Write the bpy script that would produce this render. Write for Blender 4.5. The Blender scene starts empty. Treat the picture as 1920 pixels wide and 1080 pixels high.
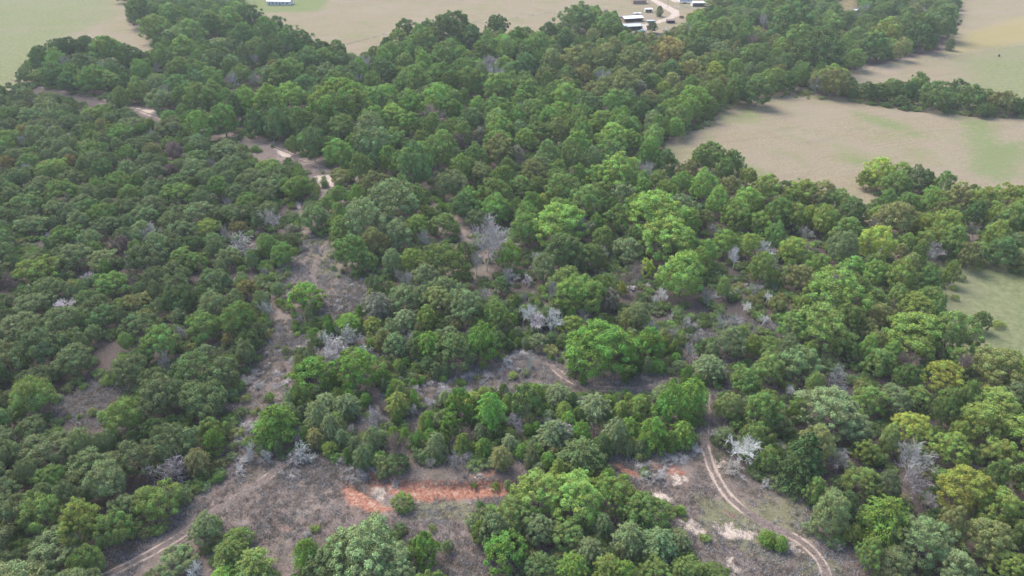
import bpy, math, random, time
_T0 = time.time()
def lap(n): print('LAP', n, round(time.time() - _T0, 1))
import numpy as np
from mathutils import Vector, Matrix

# ------------------------------------------------------------------ camera, light, exposure
C = bpy.context.scene.collection
sc = bpy.context.scene
CAM_H, PITCH, FPX = 109.0, math.radians(32.0), 1321.0
cam_data = bpy.data.cameras.new('camera')
cam_data.sensor_width = 36.0
cam_data.lens = FPX / 1920.0 * 36.0
cam_data.clip_start = 1.0
cam_data.clip_end = 9000.0
cam = bpy.data.objects.new('camera', cam_data)
C.objects.link(cam)
cam.location = (0, 0, CAM_H)
cam.rotation_euler = (math.pi / 2 - PITCH, 0, 0)
sc.camera = cam

SUN_EL, SUN_AZ = math.radians(50), math.radians(-42)      # azimuth clockwise from +Y: to the left, a little beyond
world = bpy.data.worlds.new("World")
sc.world = world
world.use_nodes = True
wn = world.node_tree.nodes
wl = world.node_tree.links
bg = wn['Background']
sky = wn.new('ShaderNodeTexSky')
sky.sky_type = 'NISHITA'
sky.sun_disc = False
sky.sun_elevation = SUN_EL
sky.sun_rotation = SUN_AZ
sky.air_density = 1.2
sky.dust_density = 1.5
sky.ozone_density = 1.0
wl.new(sky.outputs[0], bg.inputs[0])
bg.inputs[1].default_value = 0.14
sun_d = bpy.data.lights.new('sun', 'SUN')
sun_d.energy = 2.3
sun_d.angle = math.radians(36)
sun_d.color = (1.0, 0.95, 0.88)
sun_o = bpy.data.objects.new('sun', sun_d)
C.objects.link(sun_o)
sv = Vector((math.sin(SUN_AZ) * math.cos(SUN_EL), math.cos(SUN_AZ) * math.cos(SUN_EL), math.sin(SUN_EL)))
sun_o.rotation_euler = sv.to_track_quat('Z', 'Y').to_euler()
sun_o.location = (0, 0, 200)

sc.view_settings.view_transform = 'Standard'
sc.view_settings.look = 'None'
sc.view_settings.exposure = 1.55
sc.view_settings.gamma = 1.0
sc.view_settings.use_curve_mapping = False
sc.render.engine = 'CYCLES'
cy = sc.cycles
cy.max_bounces = 4
cy.diffuse_bounces = 3
cy.glossy_bounces = 1
cy.transmission_bounces = 2
cy.transparent_max_bounces = 4
cy.volume_bounces = 0
cy.use_denoising = True
cy.use_adaptive_sampling = True
cy.adaptive_threshold = 0.01
cy.sample_clamp_indirect = 3.0
cy.sample_clamp_direct = 6.0
cy.volume_step_rate = 4

# ------------------------------------------------------------------ helpers
RNG = np.random.default_rng(7)
random.seed(7)
CP, SP = math.cos(PITCH), math.sin(PITCH)

def ground_at(px, py, z=0.0):
    """point of the plane at height z seen at photo pixel (px, py)"""
    u = (np.asarray(px, float) - 960) / FPX
    v = (np.asarray(py, float) - 540) / FPX
    dy = CP - v * SP
    dz = -SP - v * CP
    t = (z - CAM_H) / dz
    return u * t, dy * t

def project(x, y, z):
    dz = z - CAM_H
    depth = y * CP - dz * SP
    up = y * SP + dz * CP
    depth = np.where(depth > 1, depth, 1)
    return 960 + FPX * x / depth, 540 - FPX * up / depth, depth

def P(pts, z=0.0):
    a = np.array(pts, float)
    x, y = ground_at(a[:, 0], a[:, 1], z)
    return np.stack([x, y], 1)

def inside(poly, x, y):
    poly = np.asarray(poly, float)
    r = np.zeros(np.shape(x), bool)
    n = len(poly)
    for i in range(n):
        x0, y0 = poly[i]; x1, y1 = poly[(i + 1) % n]
        c = ((y0 > y) != (y1 > y))
        with np.errstate(divide='ignore', invalid='ignore'):
            xi = (x1 - x0) * (y - y0) / (y1 - y0 + 1e-12) + x0
        r ^= c & (x < xi)
    return r

def seg_dist(line, x, y, closed=False):
    line = np.asarray(line, float)
    d = np.full(np.shape(x), 1e9)
    n = len(line)
    for i in range(n if closed else n - 1):
        a = line[i]; b = line[(i + 1) % n]
        ab = b - a
        t = np.clip(((x - a[0]) * ab[0] + (y - a[1]) * ab[1]) / (ab @ ab + 1e-12), 0, 1)
        d = np.minimum(d, np.hypot(x - a[0] - t * ab[0], y - a[1] - t * ab[1]))
    return d

def sdf(poly, x, y):
    d = seg_dist(poly, x, y, True)
    return np.where(inside(poly, x, y), d, -d)          # positive inside

def sstep(e0, e1, v):
    t = np.clip((v - e0) / (e1 - e0), 0, 1)
    return t * t * (3 - 2 * t)

_waves = [(RNG.uniform(0, 6.28), RNG.uniform(0, 6.28), RNG.uniform(-1, 1), RNG.uniform(-1, 1)) for _ in range(14)]
def wav(x, y, scale):
    s = 0
    for i, (p, q, a, b) in enumerate(_waves):
        s = s + np.sin((x * a + y * b) * (1 + .35 * i) / scale + p) / (1 + .35 * i)
    return s / 3.2

# gully with the red bank
LIP = P([(655, 905), (676, 881), (715, 888), (790, 900), (870, 902), (958, 899), (1010, 905)])
TOE = P([(655, 905), (640, 925), (700, 965), (790, 975), (880, 980), (960, 975), (1010, 940)])
GULLY = np.concatenate([LIP, TOE[::-1]])
def gz(x, y):
    x = np.asarray(x, float); y = np.asarray(y, float)
    z = 0.35 * wav(x, y, 38) + 0.10 * wav(x + 50, y, 9)
    near = (np.abs(x + 12) < 45) & (y > 75) & (y < 150)
    if np.any(near):
        xn = x[near] if x.ndim else x; yn = y[near] if y.ndim else y
        dn = seg_dist(LIP, xn, yn) + 0.25 * wav(xn * 2, yn, 1.3)
        ds = seg_dist(TOE, xn, yn)
        dep = 1.25 * np.minimum(sstep(-.1, 1.1, dn), sstep(0, 5.5, ds)) * inside(GULLY, xn, yn)
        if z.ndim: z[near] -= dep
        else: z = z - dep
    return z

def link(o, parent=None):
    C.objects.link(o)
    if parent is not None: o.parent = parent
    return o

def np_mesh(name, verts, faces, mats=(), face_mat=None, attrs=None, smooth=False):
    """verts Nx3, faces MxK array (uniform)"""
    me = bpy.data.meshes.new(name)
    verts = np.asarray(verts, np.float32); faces = np.asarray(faces, np.int32)
    k = faces.shape[1]
    me.vertices.add(len(verts)); me.vertices.foreach_set('co', verts.ravel())
    me.loops.add(faces.size); me.loops.foreach_set('vertex_index', faces.ravel())
    me.polygons.add(len(faces))
    me.polygons.foreach_set('loop_start', np.arange(0, faces.size, k, dtype=np.int32))
    me.polygons.foreach_set('loop_total', np.full(len(faces), k, np.int32))
    for m in mats: me.materials.append(m)
    if face_mat is not None: me.polygons.foreach_set('material_index', np.asarray(face_mat, np.int32))
    if attrs:
        for n, v in attrs.items():
            a = me.attributes.new(n, 'FLOAT', 'POINT'); a.data.foreach_set('value', np.asarray(v, np.float32))
    me.update(calc_edges=True)
    me.polygons.foreach_set('use_smooth', np.full(len(faces), smooth))
    return me

def py_mesh(name, verts, faces, mats=(), fm=None):
    me = bpy.data.meshes.new(name)
    me.from_pydata([tuple(v) for v in verts], [], faces)
    for m in mats: me.materials.append(m)
    if fm is not None: me.polygons.foreach_set('material_index', fm)
    me.update()
    return me

class MB:
    def __init__(s): s.v = []; s.f = []
    def box(s, x0, x1, y0, y1, z0, z1):
        n = len(s.v)
        s.v += [(x0,y0,z0),(x1,y0,z0),(x1,y1,z0),(x0,y1,z0),(x0,y0,z1),(x1,y0,z1),(x1,y1,z1),(x0,y1,z1)]
        s.f += [[n+i for i in q] for q in ((3,2,1,0),(4,5,6,7),(0,1,5,4),(1,2,6,5),(2,3,7,6),(3,0,4,7))]
    def tube(s, p, q, r0, r1, k=6, cap=True):
        p = Vector(p); q = Vector(q); d = (q - p)
        if d.length < 1e-6: return
        d.normalize(); a = d.orthogonal().normalized(); b = d.cross(a); n = len(s.v)
        for c, r in ((p, r0), (q, r1)):
            for i in range(k):
                t = 2 * math.pi * i / k
                s.v.append(tuple(c + (a * math.cos(t) + b * math.sin(t)) * r))
        for i in range(k):
            j = (i + 1) % k
            s.f.append([n+i, n+j, n+k+j, n+k+i])
        if cap:
            s.f.append([n+k-1-i for i in range(k)]); s.f.append([n+k+i for i in range(k)])
    def quad(s, a, b, c, d):
        n = len(s.v); s.v += [tuple(a), tuple(b), tuple(c), tuple(d)]; s.f.append([n, n+1, n+2, n+3])
    def mesh(s, name, mat): return py_mesh(name, s.v, s.f, [mat])
    def obj(s, name, mat, parent=None):
        o = bpy.data.objects.new(name, s.mesh(name, mat)); return link(o, parent)

# ------------------------------------------------------------------ materials
def new_mat(name):
    m = bpy.data.materials.new(name); m.use_nodes = True
    nt = m.node_tree; nt.nodes.clear()
    out = nt.nodes.new('ShaderNodeOutputMaterial')
    return m, nt, out

class NT:
    def __init__(s, nt): s.nt = nt
    def n(s, t, **kw):
        x = s.nt.nodes.new(t)
        for k, v in kw.items(): setattr(x, k, v)
        return x
    def l(s, a, b): s.nt.links.new(a, b)
    def val(s, i, v):
        if hasattr(v, 'is_output'): s.l(v, i)
        else: i.default_value = v
    def math(s, op, a, b=0.0, c=None, clamp=False):
        x = s.n('ShaderNodeMath', operation=op, use_clamp=clamp)
        s.val(x.inputs[0], a); s.val(x.inputs[1], b)
        if c is not None: s.val(x.inputs[2], c)
        return x.outputs[0]
    def mix(s, f, a, b, blend='MIX'):
        x = s.n('ShaderNodeMix', data_type='RGBA', blend_type=blend)
        s.val(x.inputs[0], f)
        s.val(x.inputs[6], a if hasattr(a, 'is_output') else (*a, 1)); s.val(x.inputs[7], b if hasattr(b, 'is_output') else (*b, 1))
        return x.outputs[2]
    def noise(s, scale, detail=4, rough=.55, vec=None, dist=0.0):
        x = s.n('ShaderNodeTexNoise'); x.inputs['Scale'].default_value = scale
        x.inputs['Detail'].default_value = detail; x.inputs['Roughness'].default_value = rough
        x.inputs['Distortion'].default_value = dist
        if vec is not None: s.l(vec, x.inputs['Vector'])
        return x.outputs[0]
    def ramp(s, v, a, b):
        x = s.n('ShaderNodeMapRange', interpolation_type='SMOOTHSTEP')
        s.val(x.inputs[0], v); x.inputs[1].default_value = a; x.inputs[2].default_value = b
        return x.outputs[0]
    def attr(s, name, t='GEOMETRY'):
        x = s.n('ShaderNodeAttribute', attribute_name=name, attribute_type=t); return x

def simple_mat(name, col, rough=.8, noise=.15, scale=3.0, bump=0.0, metallic=0.0):
    m, nt, out = new_mat(name); N = NT(nt)
    b = N.n('ShaderNodeBsdfPrincipled'); b.inputs['Roughness'].default_value = rough; b.inputs['Metallic'].default_value = metallic
    tc = N.n('ShaderNodeTexCoord').outputs['Object']
    f = N.noise(scale, 5, .6, tc)
    lo = tuple(c * (1 - noise * 1.6) for c in col); hi = tuple(min(1, c * (1 + noise)) for c in col)
    N.l(N.mix(N.ramp(f, .3, .7), lo, hi), b.inputs['Base Color'])
    N.l(b.outputs[0], out.inputs[0])
    return m

# foliage: one procedural leaf material; each tree carries its own leaf colour in the property 'tint'
def leaf_mat():
    m, nt, out = new_mat('leaves'); N = NT(nt)
    tint = N.attr('tint', 'INSTANCER').outputs['Color']
    leaf = N.attr('leafv').outputs['Fac']; lobe = N.attr('lobev').outputs['Fac']
    rnd = N.n('ShaderNodeObjectInfo').outputs['Random']
    hs = N.n('ShaderNodeHueSaturation')
    N.l(tint, hs.inputs['Color'])
    # per-tree, per-branch and per-leaf differences of the leaf colour itself
    h = N.math('ADD', N.math('MULTIPLY', N.math('SUBTRACT', lobe, .5), .055), N.math('MULTIPLY', N.math('SUBTRACT', rnd, .5), .02))
    N.l(N.math('ADD', h, .5), hs.inputs['Hue'])
    N.l(N.math('ADD', .74, N.math('MULTIPLY', leaf, .28)), hs.inputs['Saturation'])
    v = N.math('MULTIPLY', N.math('ADD', .62, N.math('MULTIPLY', leaf, .76)), N.math('ADD', .8, N.math('MULTIPLY', lobe, .4)))
    N.l(v, hs.inputs['Value'])
    d = N.n('ShaderNodeBsdfDiffuse'); t = N.n('ShaderNodeBsdfTranslucent')
    N.l(hs.outputs[0], d.inputs[0]); N.l(N.mix(.5, hs.outputs[0], N.mix(1.0, hs.outputs[0], (1.0, 1.25, .5), 'MULTIPLY')), t.inputs[0])
    mx = N.n('ShaderNodeMixShader'); mx.inputs[0].default_value = .22
    N.l(d.outputs[0], mx.inputs[1]); N.l(t.outputs[0], mx.inputs[2]); N.l(mx.outputs[0], out.inputs[0])
    return m

def bark_mat(name, lo, hi, tinted=False):
    m, nt, out = new_mat(name); N = NT(nt)
    b = N.n('ShaderNodeBsdfPrincipled'); b.inputs['Roughness'].default_value = .9
    tc = N.n('ShaderNodeTexCoord').outputs['Object']
    col = N.mix(N.ramp(N.noise(9, 5, .6, tc), .3, .7), lo, hi)
    if tinted: col = N.mix(1.0, N.attr('tint', 'INSTANCER').outputs['Color'], N.mix(N.ramp(N.noise(9, 5, .6, tc), .3, .7), (.7, .7, .7), (1.15, 1.12, 1.1)), 'MULTIPLY')
    N.l(col, b.inputs['Base Color']); N.l(b.outputs[0], out.inputs[0])
    return m

LEAF = leaf_mat()
BARK = bark_mat('bark', (.10, .085, .07), (.22, .19, .165))
DEADBARK = bark_mat('dead_bark', (.3, .3, .3), (.4, .4, .4), True)

# ground
def ground_mat():
    m, nt, out = new_mat('ground_soil'); N = NT(nt)
    b = N.n('ShaderNodeBsdfDiffuse')
    pos = N.n('ShaderNodeNewGeometry').outputs['Position']
    fine = N.noise(2.6, 4, .7, pos, .8); mid = N.noise(.35, 5, .6, pos); big = N.noise(.05, 4, .55, pos); edge = N.noise(.9, 5, .65, pos)
    e = N.math('SUBTRACT', edge, .5)
    eb = N.math('ADD', N.math('SUBTRACT', mid, .5), N.math('MULTIPLY', e, .5))
    A = lambda n: N.attr(n).outputs['Fac']
    def mask(n, w, amp, src=None):
        return N.ramp(N.math('ADD', A(n), N.math('MULTIPLY', src or e, amp)), -w, w)
    # dry weedy ground
    c = N.mix(N.ramp(fine, .32, .68), (.078, .063, .053), (.225, .188, .165))
    c = N.mix(N.math('MULTIPLY', N.ramp(mid, .4, .7), .6), c, (.21, .155, .125))
    c = N.mix(N.math('MULTIPLY', N.ramp(N.noise(.14, 5, .65, pos, .8), .5, .62), .45), c, (.30, .25, .21))
    c = N.mix(N.math('MULTIPLY', N.ramp(N.noise(.21, 4, .6, pos, .5), .56, .68), .5), c, (.075, .065, .055))
    c = N.mix(N.math('MULTIPLY', N.ramp(big, .48, .68), .4), c, (.155, .155, .10))
    # leaf litter under the woods
    lit = N.mix(N.ramp(fine, .3, .7), (.055, .047, .042), (.14, .115, .10))
    c = N.mix(mask('litter', 2.0, 6.0, eb), c, lit)
    # green tinge
    c = N.mix(N.math('MULTIPLY', mask('weeds', 1.2, 7.0, eb), .6), c, N.mix(N.ramp(fine, .3, .7), (.10, .12, .05), (.21, .22, .11)))
    # pastures
    tan = N.mix(N.ramp(N.noise(1.1, 5, .7, pos), .3, .7), (.175, .152, .104), (.290, .256, .184))
    tan = N.mix(N.math('MULTIPLY', N.ramp(N.noise(.12, 5, .6, pos, 1.0), .42, .66), .5), tan, (.225, .188, .142))
    tan = N.mix(N.math('MULTIPLY', N.ramp(N.noise(.045, 6, .65, pos, .6), .50, .66), .5), tan, (.165, .195, .090))
    sep = N.n('ShaderNodeSeparateXYZ'); N.l(pos, sep.inputs[0])
    cmb = N.n('ShaderNodeCombineXYZ'); N.l(N.math('MULTIPLY', N.math('ADD', sep.outputs[0], N.math('MULTIPLY', sep.outputs[1], .35)), .05), cmb.inputs[0]); N.l(N.math('MULTIPLY', N.math('SUBTRACT', sep.outputs[1], N.math('MULTIPLY', sep.outputs[0], .35)), .9), cmb.inputs[1])
    lines = N.noise(.55, 4, .6, cmb.outputs[0], .4)
    tan = N.mix(1.0, tan, (1.03, 1.01, .93), 'MULTIPLY')
    tan = N.mix(N.math('MULTIPLY', N.ramp(lines, .50, .68), .4), tan, (.155, .135, .095))
    tan = N.mix(N.math('MULTIPLY', N.ramp(N.noise(.32, 6, .75, pos, .5), .54, .70), .45), tan, (.145, .140, .085))
    tan = N.mix(N.math('MULTIPLY', N.ramp(N.noise(.018, 5, .6, pos, 1.2), .46, .62), .4), tan, (.265, .222, .170))
    c = N.mix(mask('pasture', 1.0, 5.0, eb), c, tan)
    gr = N.mix(N.ramp(N.noise(.5, 5, .7, pos), .3, .7), (.115, .145, .062), (.215, .245, .118))
    gr = N.mix(N.math('MULTIPLY', N.ramp(N.noise(.03, 6, .6, pos, .8), .45, .62), .35), gr, (.23, .21, .14))
    c = N.mix(N.math('MULTIPLY', mask('green', 12.0, 38.0, eb), .75), c, gr)
    c = N.mix(N.math('MULTIPLY', mask('clover', 5.0, 22.0, eb), .65), c, N.mix(N.ramp(fine, .3, .7), (.085, .145, .045), (.175, .235, .085)))
    c = N.mix(N.math('MULTIPLY', mask('gold', 6.0, 40.0, eb), .6), c, (.28, .24, .10))
    # scarps: red soil and pale clay
    red = N.mix(N.ramp(N.noise(1.6, 5, .65, pos, 1.0), .3, .7), (.17, .075, .050), (.43, .215, .145))
    red = N.mix(N.math('MULTIPLY', N.ramp(N.noise(3.2, 4, .7, pos, .8), .5, .62), .5), red, (.15, .085, .065))
    red = N.mix(N.math('MULTIPLY', N.ramp(N.noise(.8, 4, .6, pos, 1.5), .52, .66), .7), red, (.46, .345, .265))
    c = N.mix(N.ramp(N.math('ADD', A('red'), N.math('ADD', N.math('MULTIPLY', e, 3.2), N.math('MULTIPLY', N.math('SUBTRACT', fine, .5), 2.8))), -.3, .7), c, red)
    pale = N.mix(N.ramp(N.noise(1.9, 5, .65, pos, .6), .3, .7), (.30, .24, .19), (.54, .47, .39))
    c = N.mix(N.ramp(N.math('ADD', A('pale'), N.math('ADD', N.math('MULTIPLY', e, 3.4), N.math('MULTIPLY', N.math('SUBTRACT', fine, .5), 1.8))), -.2, .45), c, pale)
    c = N.mix(N.math('MULTIPLY', mask('furrow', .8, 3.0), .6), c, (.11, .11, .08))
    c = N.mix(1.0, c, (.80, .765, .765), 'MULTIPLY')
    N.l(c, b.inputs[0])
    bp = N.n('ShaderNodeBump'); bp.inputs['Strength'].default_value = .7; bp.inputs['Distance'].default_value = .25
    N.l(fine, bp.inputs['Height']); N.l(bp.outputs[0], b.inputs['Normal'])
    N.l(b.outputs[0], out.inputs[0])
    return m

def track_mat():
    m, nt, out = new_mat('track_soil'); N = NT(nt)
    b = N.n('ShaderNodeBsdfDiffuse')
    pos = N.n('ShaderNodeNewGeometry').outputs['Position']
    fine = N.noise(2.6, 4, .7, pos, .8)
    e = N.math('SUBTRACT', N.noise(.8, 5, .7, pos), .5)
    ac = N.attr('across').outputs['Fac']; wr = N.attr('wear').outputs['Fac']
    rut = N.math('ABSOLUTE', N.math('SUBTRACT', N.math('ABSOLUTE', ac), .8))
    w = N.math('ADD', N.math('SUBTRACT', N.math('MULTIPLY', wr, .5), rut), N.math('ADD', N.math('MULTIPLY', e, 1.3), N.math('MULTIPLY', N.math('SUBTRACT', N.noise(.22, 3, .6, pos), .5), .9)))
    c = N.mix(N.ramp(fine, .32, .68), (.078, .063, .053), (.225, .188, .165))
    c = N.mix(N.math('MULTIPLY', N.ramp(w, -.28, .02), .7), c, (.19, .15, .125))
    c = N.mix(N.ramp(w, .0, .22), c, N.mix(N.ramp(fine, .3, .7), (.29, .225, .18), (.43, .355, .29)))
    c = N.mix(1.0, c, (.80, .765, .765), 'MULTIPLY')
    N.l(c, b.inputs[0]); N.l(b.outputs[0], out.inputs[0])
    return m
GROUND = ground_mat(); TRACK = track_mat()

# ------------------------------------------------------------------ regions, all given as photo outlines dropped onto the ground
VIS = {   # ground the photo shows: no crown may cover these
 'field_nw': [(-400,0),(0,0),(233,0),(238,42),(283,74),(285,86),(245,92),(222,78),(180,64),(132,64),(95,74),(60,92),(34,128),(30,150),(0,150),(-400,150)],
 'field_n': [(455,-20),(470,22),(500,38),(525,50),(560,50),(588,72),(640,76),(662,98),(690,90),(725,60),(760,45),(840,24),(872,38),(902,50),(912,28),(952,30),(960,52),(1045,44),(1058,18),(1120,8),(1165,24),(1165,36),(1176,50),(1210,60),(1228,54),(1240,60),(1262,50),(1282,28),(1320,8),(1320,-20)],
 'field_ne': [(1800,12),(2300,30),(2300,240),(1850,170),(1800,160),(1760,150),(1720,142),(1650,150),(1606,152),(1588,128),(1600,122),(1650,108),(1740,94),(1772,75),(1796,50)],
 'field_e': [(1240,268),(1330,232),(1345,207),(1380,195),(1436,177),(1520,182),(1600,188),(1700,204),(1790,214),(2300,240),(2300,346),(1850,344),(1780,334),(1740,338),(1705,308),(1650,296),(1612,322),(1632,384),(1606,380),(1560,348),(1500,342),(1412,318),(1388,300),(1378,272),(1340,262),(1290,278),(1288,300),(1266,290)],
 'glade_e': [(1772,545),(1812,506),(1870,500),(2100,560),(2100,655),(1842,652),(1832,622),(1792,592)],
 'gap_ne': [(1572,-5),(1606,-5),(1602,18),(1584,18)],
 'strip_c': [(508,570),(550,585),(572,635),(540,665),(495,655)],
 'strip_a': [(526,510),(555,470),(598,436),(626,450),(630,508),(692,528),(684,560),(640,590),(600,590),(578,542),(540,550)],
 'strip_b': [(498,640),(540,655),(548,700),(530,745),(482,775),(452,840),(430,870),(448,790),(462,715),(472,685)],
 'south_w': [(185,1085),(232,1022),(305,990),(355,930),(425,880),(436,866),(560,856),(640,862),(705,886),(800,884),(900,874),(1010,878),(980,886),(920,930),(892,950),(888,1000),(935,1085),(826,1085),(828,1010),(795,982),(700,972),(600,996),(550,1020),(545,1085),(520,1085),(505,1040),(420,1000),(390,960),(350,1000),(320,1030),(270,1085)],
 'south_e': [(1130,862),(1240,846),(1300,828),(1318,790),(1338,790),(1345,868),(1425,896),(1510,930),(1515,990),(1600,1040),(1640,1085),(1330,1085),(1318,1040),(1300,1000),(1240,960),(1200,900)],
 'lane_e': [(1312,722),(1336,722),(1336,800),(1314,800)],
 'mid': [(750,712),(860,702),(935,662),(985,650),(1050,664),(1070,702),(1140,722),(1250,694),(1275,700),(1205,733),(1100,734),(1050,716),(960,714),(870,722),(790,738)],
 'creek_a': [(228,196),(262,196),(300,210),(302,226),(285,222)],
 'creek_b': [(452,252),(500,256),(545,280),(600,300),(640,305),(610,318),(560,300),(500,278),(462,266)],
 'creek_c': [(588,320),(625,308),(660,318),(650,352),(600,352)],
 'creek_d': [(692,322),(748,322),(735,338),(700,336)],
 'path_n': [(800,362),(828,372),(872,406),(868,428),(826,398)],
 'creek_e': [(60,160),(110,168),(200,186),(228,195),(200,194),(120,177),(60,166)],
 'gap_w': [(96,735),(180,712),(236,724),(228,760),(180,800),(118,786)],
 'gap_w2': [(180,640),(205,625),(212,655),(205,690),(185,695)],
 'hollow_n': [(520,382),(560,376),(570,388),(540,400)],
}
VISP = {k: np.array(v, float) for k, v in VIS.items()}

# ------------------------------------------------------------------ the ground: one sheet out to the horizon
def axis(a0, a1, s, far, g):
    v = list(np.arange(a0, a1 + 1e-6, s)); st = s; x = a1
    while x < far:
        st *= g; x += st; v.append(x)
    return v
xs = axis(0, 85, .55, 3000, 1.035); xs = np.array([-q for q in xs[:0:-1]] + xs)
ys = np.array([-3000, -1800, -900, -400, -150, -60, 0, 40, 60] + axis(72, 190, .55, 4500, 1.022))
XX, YY = np.meshgrid(xs, ys)
X, Y = XX.ravel(), YY.ravel()
Z = gz(X, Y)
hill = sstep(900, 3000, np.hypot(X, Y))
Z = Z * (1 + 8 * hill)
nx, ny = len(xs), len(ys)
idx = np.arange(nx * ny).reshape(ny, nx)
F = np.stack([idx[:-1, :-1], idx[:-1, 1:], idx[1:, 1:], idx[1:, :-1]], -1).reshape(-1, 4)
def reg(*polys):
    d = np.full(X.shape, -40.0)
    for p in polys:
        q = P(p); lo = q.min(0) - 45; hi = q.max(0) + 45
        s = (X > lo[0]) & (X < hi[0]) & (Y > lo[1]) & (Y < hi[1])
        d[s] = np.maximum(d[s], np.clip(sdf(q, X[s], Y[s]), -40, 40))
    return d
F_NW = [(-300,-120),(236,-120),(240,45),(300,82),(270,120),(120,120),(60,150),(20,172),(-250,172)]
F_N = [(440,-120),(470,30),(560,75),(650,112),(740,80),(860,64),(1000,70),(1100,40),(1170,60),(1330,60),(1330,-120)]
F_NE = [(1780,-10),(2200,0),(2200,220),(1920,215),(1790,205),(1600,182),(1560,140),(1780,95)]
F_E = [(1225,285),(1330,228),(1380,190),(1440,172),(1600,184),(1790,210),(1920,216),(2250,220),(2250,400),(1640,420),(1560,400),(1250,330)]
F_G = [(1750,560),(1800,495),(1870,488),(2100,520),(2100,740),(1860,740),(1770,640)]
past = reg(F_NW, F_N, F_NE, F_E)
green = reg(F_G, [(-300,-100),(210,-100),(215,30),(120,70),(60,130),(20,170),(-250,170)], [(1790,112),(1920,82),(2300,60),(2300,240),(1920,190),(1830,168)], [(1840,150),(1920,160),(1920,180),(1830,160)])
clover = reg([(1600,210),(1670,225),(1710,240),(1690,250),(1620,228)], [(1805,225),(1850,225),(1870,270),(1920,265),(1920,300),(1880,345),(1820,320),(1815,270)],
             [(1390,208),(1412,205),(1420,222),(1395,220)], [(1600,290),(1625,300),(1612,310),(1595,300)], [(1700,245),(1735,255),(1700,258)], [(1610,30),(1700,30),(1700,50),(1600,50)], [(1385,300),(1440,325),(1400,325)], [(440,0),(500,-10),(620,-5),(600,20),(500,24),(440,14)])
gold = reg([(1820,60),(1920,30),(2100,30),(2100,75),(1920,80),(1790,100),(1800,80)], [(1570,-10),(1610,-10),(1600,20),(1580,20)])
glade_ = reg([(1740,560),(1800,480),(1870,470),(2120,500),(2120,760),(1860,760),(1760,640)])
litr = reg([(-400,175),(110,175),(230,205),(420,270),(590,350),(540,430),(540,500),(505,590),(500,650),(462,700),(440,850),(300,985),(190,1090),(-500,1200)],
           [(1345,735),(1345,860),(1520,925),(1530,1000),(1620,1040),(1700,1200),(2500,1200),(2300,750),(1860,745),(1750,620),(1600,400),(1240,300),(1000,260),(800,300),(830,360),(900,420),(960,620),(1060,650),(1290,640)],
           [(20,165),(60,90),(290,85),(230,-60),(460,-60),(660,110),(900,60),(1170,60),(1330,30),(1800,-60),(1790,90),(1440,170),(1240,270),(1000,300),(760,330),(460,250),(300,210)],
           [(890,890),(1180,890),(1300,1010),(1340,1200),(930,1200)], [(560,1020),(700,990),(820,1020),(820,1200),(550,1200)])
weeds = reg(F_G, [(1290,925),(1400,950),(1500,930),(1530,1000),(1450,1060),(1330,1000)], [(780,930),(890,935),(890,975),(780,975)], [(1500,1040),(1560,1040),(1590,1085),(1500,1085)], [(580,450),(620,450),(640,520),(600,520)])
red = reg([(676,880),(722,886),(716,926),(704,922)], [(640,905),(668,914),(738,956),(700,962),(656,948),(644,925)], [(716,893),(790,902),(870,904),(958,901),(956,922),(870,928),(800,934),(730,918)],
          [(1130,868),(1165,872),(1205,896),(1180,893)], [(1222,872),(1262,874),(1290,892),(1272,896),(1240,886)], [(915,696),(950,698),(945,703)], [(520,988),(548,990),(540,994)], [(1362,960),(1380,968),(1376,974)], [(880,884),(925,887),(915,896),(885,893)])
pale = reg([(1215,928),(1240,926),(1262,936),(1250,948),(1222,942)], [(1274,976),(1296,978),(1318,998),(1300,998)], [(1338,984),(1350,996),(1370,982),(1372,998),(1412,1000),(1408,1006),(1360,1008),(1344,1002)],
           [(1366,1048),(1384,1052),(1384,1078),(1370,1066)], [(1262,893),(1284,898),(1268,908)], [(1208,898),(1224,904),(1212,908)], [(704,908),(716,910),(712,928),(704,924)], [(1345,865),(1358,868),(1350,874)],
           [(240,200),(296,208),(298,222),(270,214)], [(518,278),(548,286),(540,296),(524,288)], [(592,330),(655,325),(650,348),(600,350)], [(545,380),(562,378),(560,390)], [(1484,1020),(1500,1036),(1488,1036)],
           [(1212,-6),(1221,-6),(1250,9),(1272,20),(1273,29),(1248,39),(1232,43),(1212,54),(1203,50),(1230,39),(1264,26),(1242,14)], [(1250,-6),(1270,-2),(1325,3),(1322,9),(1262,3)], [(1200,44),(1214,42),(1216,56),(1202,58)], [(885,886),(905,888),(900,894)])
fl = P([(600,96),(640,86),(720,64),(800,52),(960,34),(1040,22),(1140,12)]); fl2 = P([(1590,136),(1650,126),(1760,112),(1840,96),(1920,86),(2100,72)])
furrow = np.maximum(1.4 - seg_dist(fl, X, Y), .7 - seg_dist(fl2, X, Y))
ground = bpy.data.objects.new('ground', np_mesh('ground', np.stack([X, Y, Z], 1), F, [GROUND], smooth=True,
    attrs=dict(pasture=past, green=green, clover=clover, gold=gold, litter=np.where((past > 0) | (glade_ > 0), -20, litr), weeds=np.where(glade_ > -3, weeds + 9, weeds), red=np.clip(red + .25, -6, 1.2), pale=np.clip(pale + .6, -6, 1.3), furrow=np.clip(furrow, -5, 2))))
link(ground); ground['kind'] = 'structure'

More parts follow.
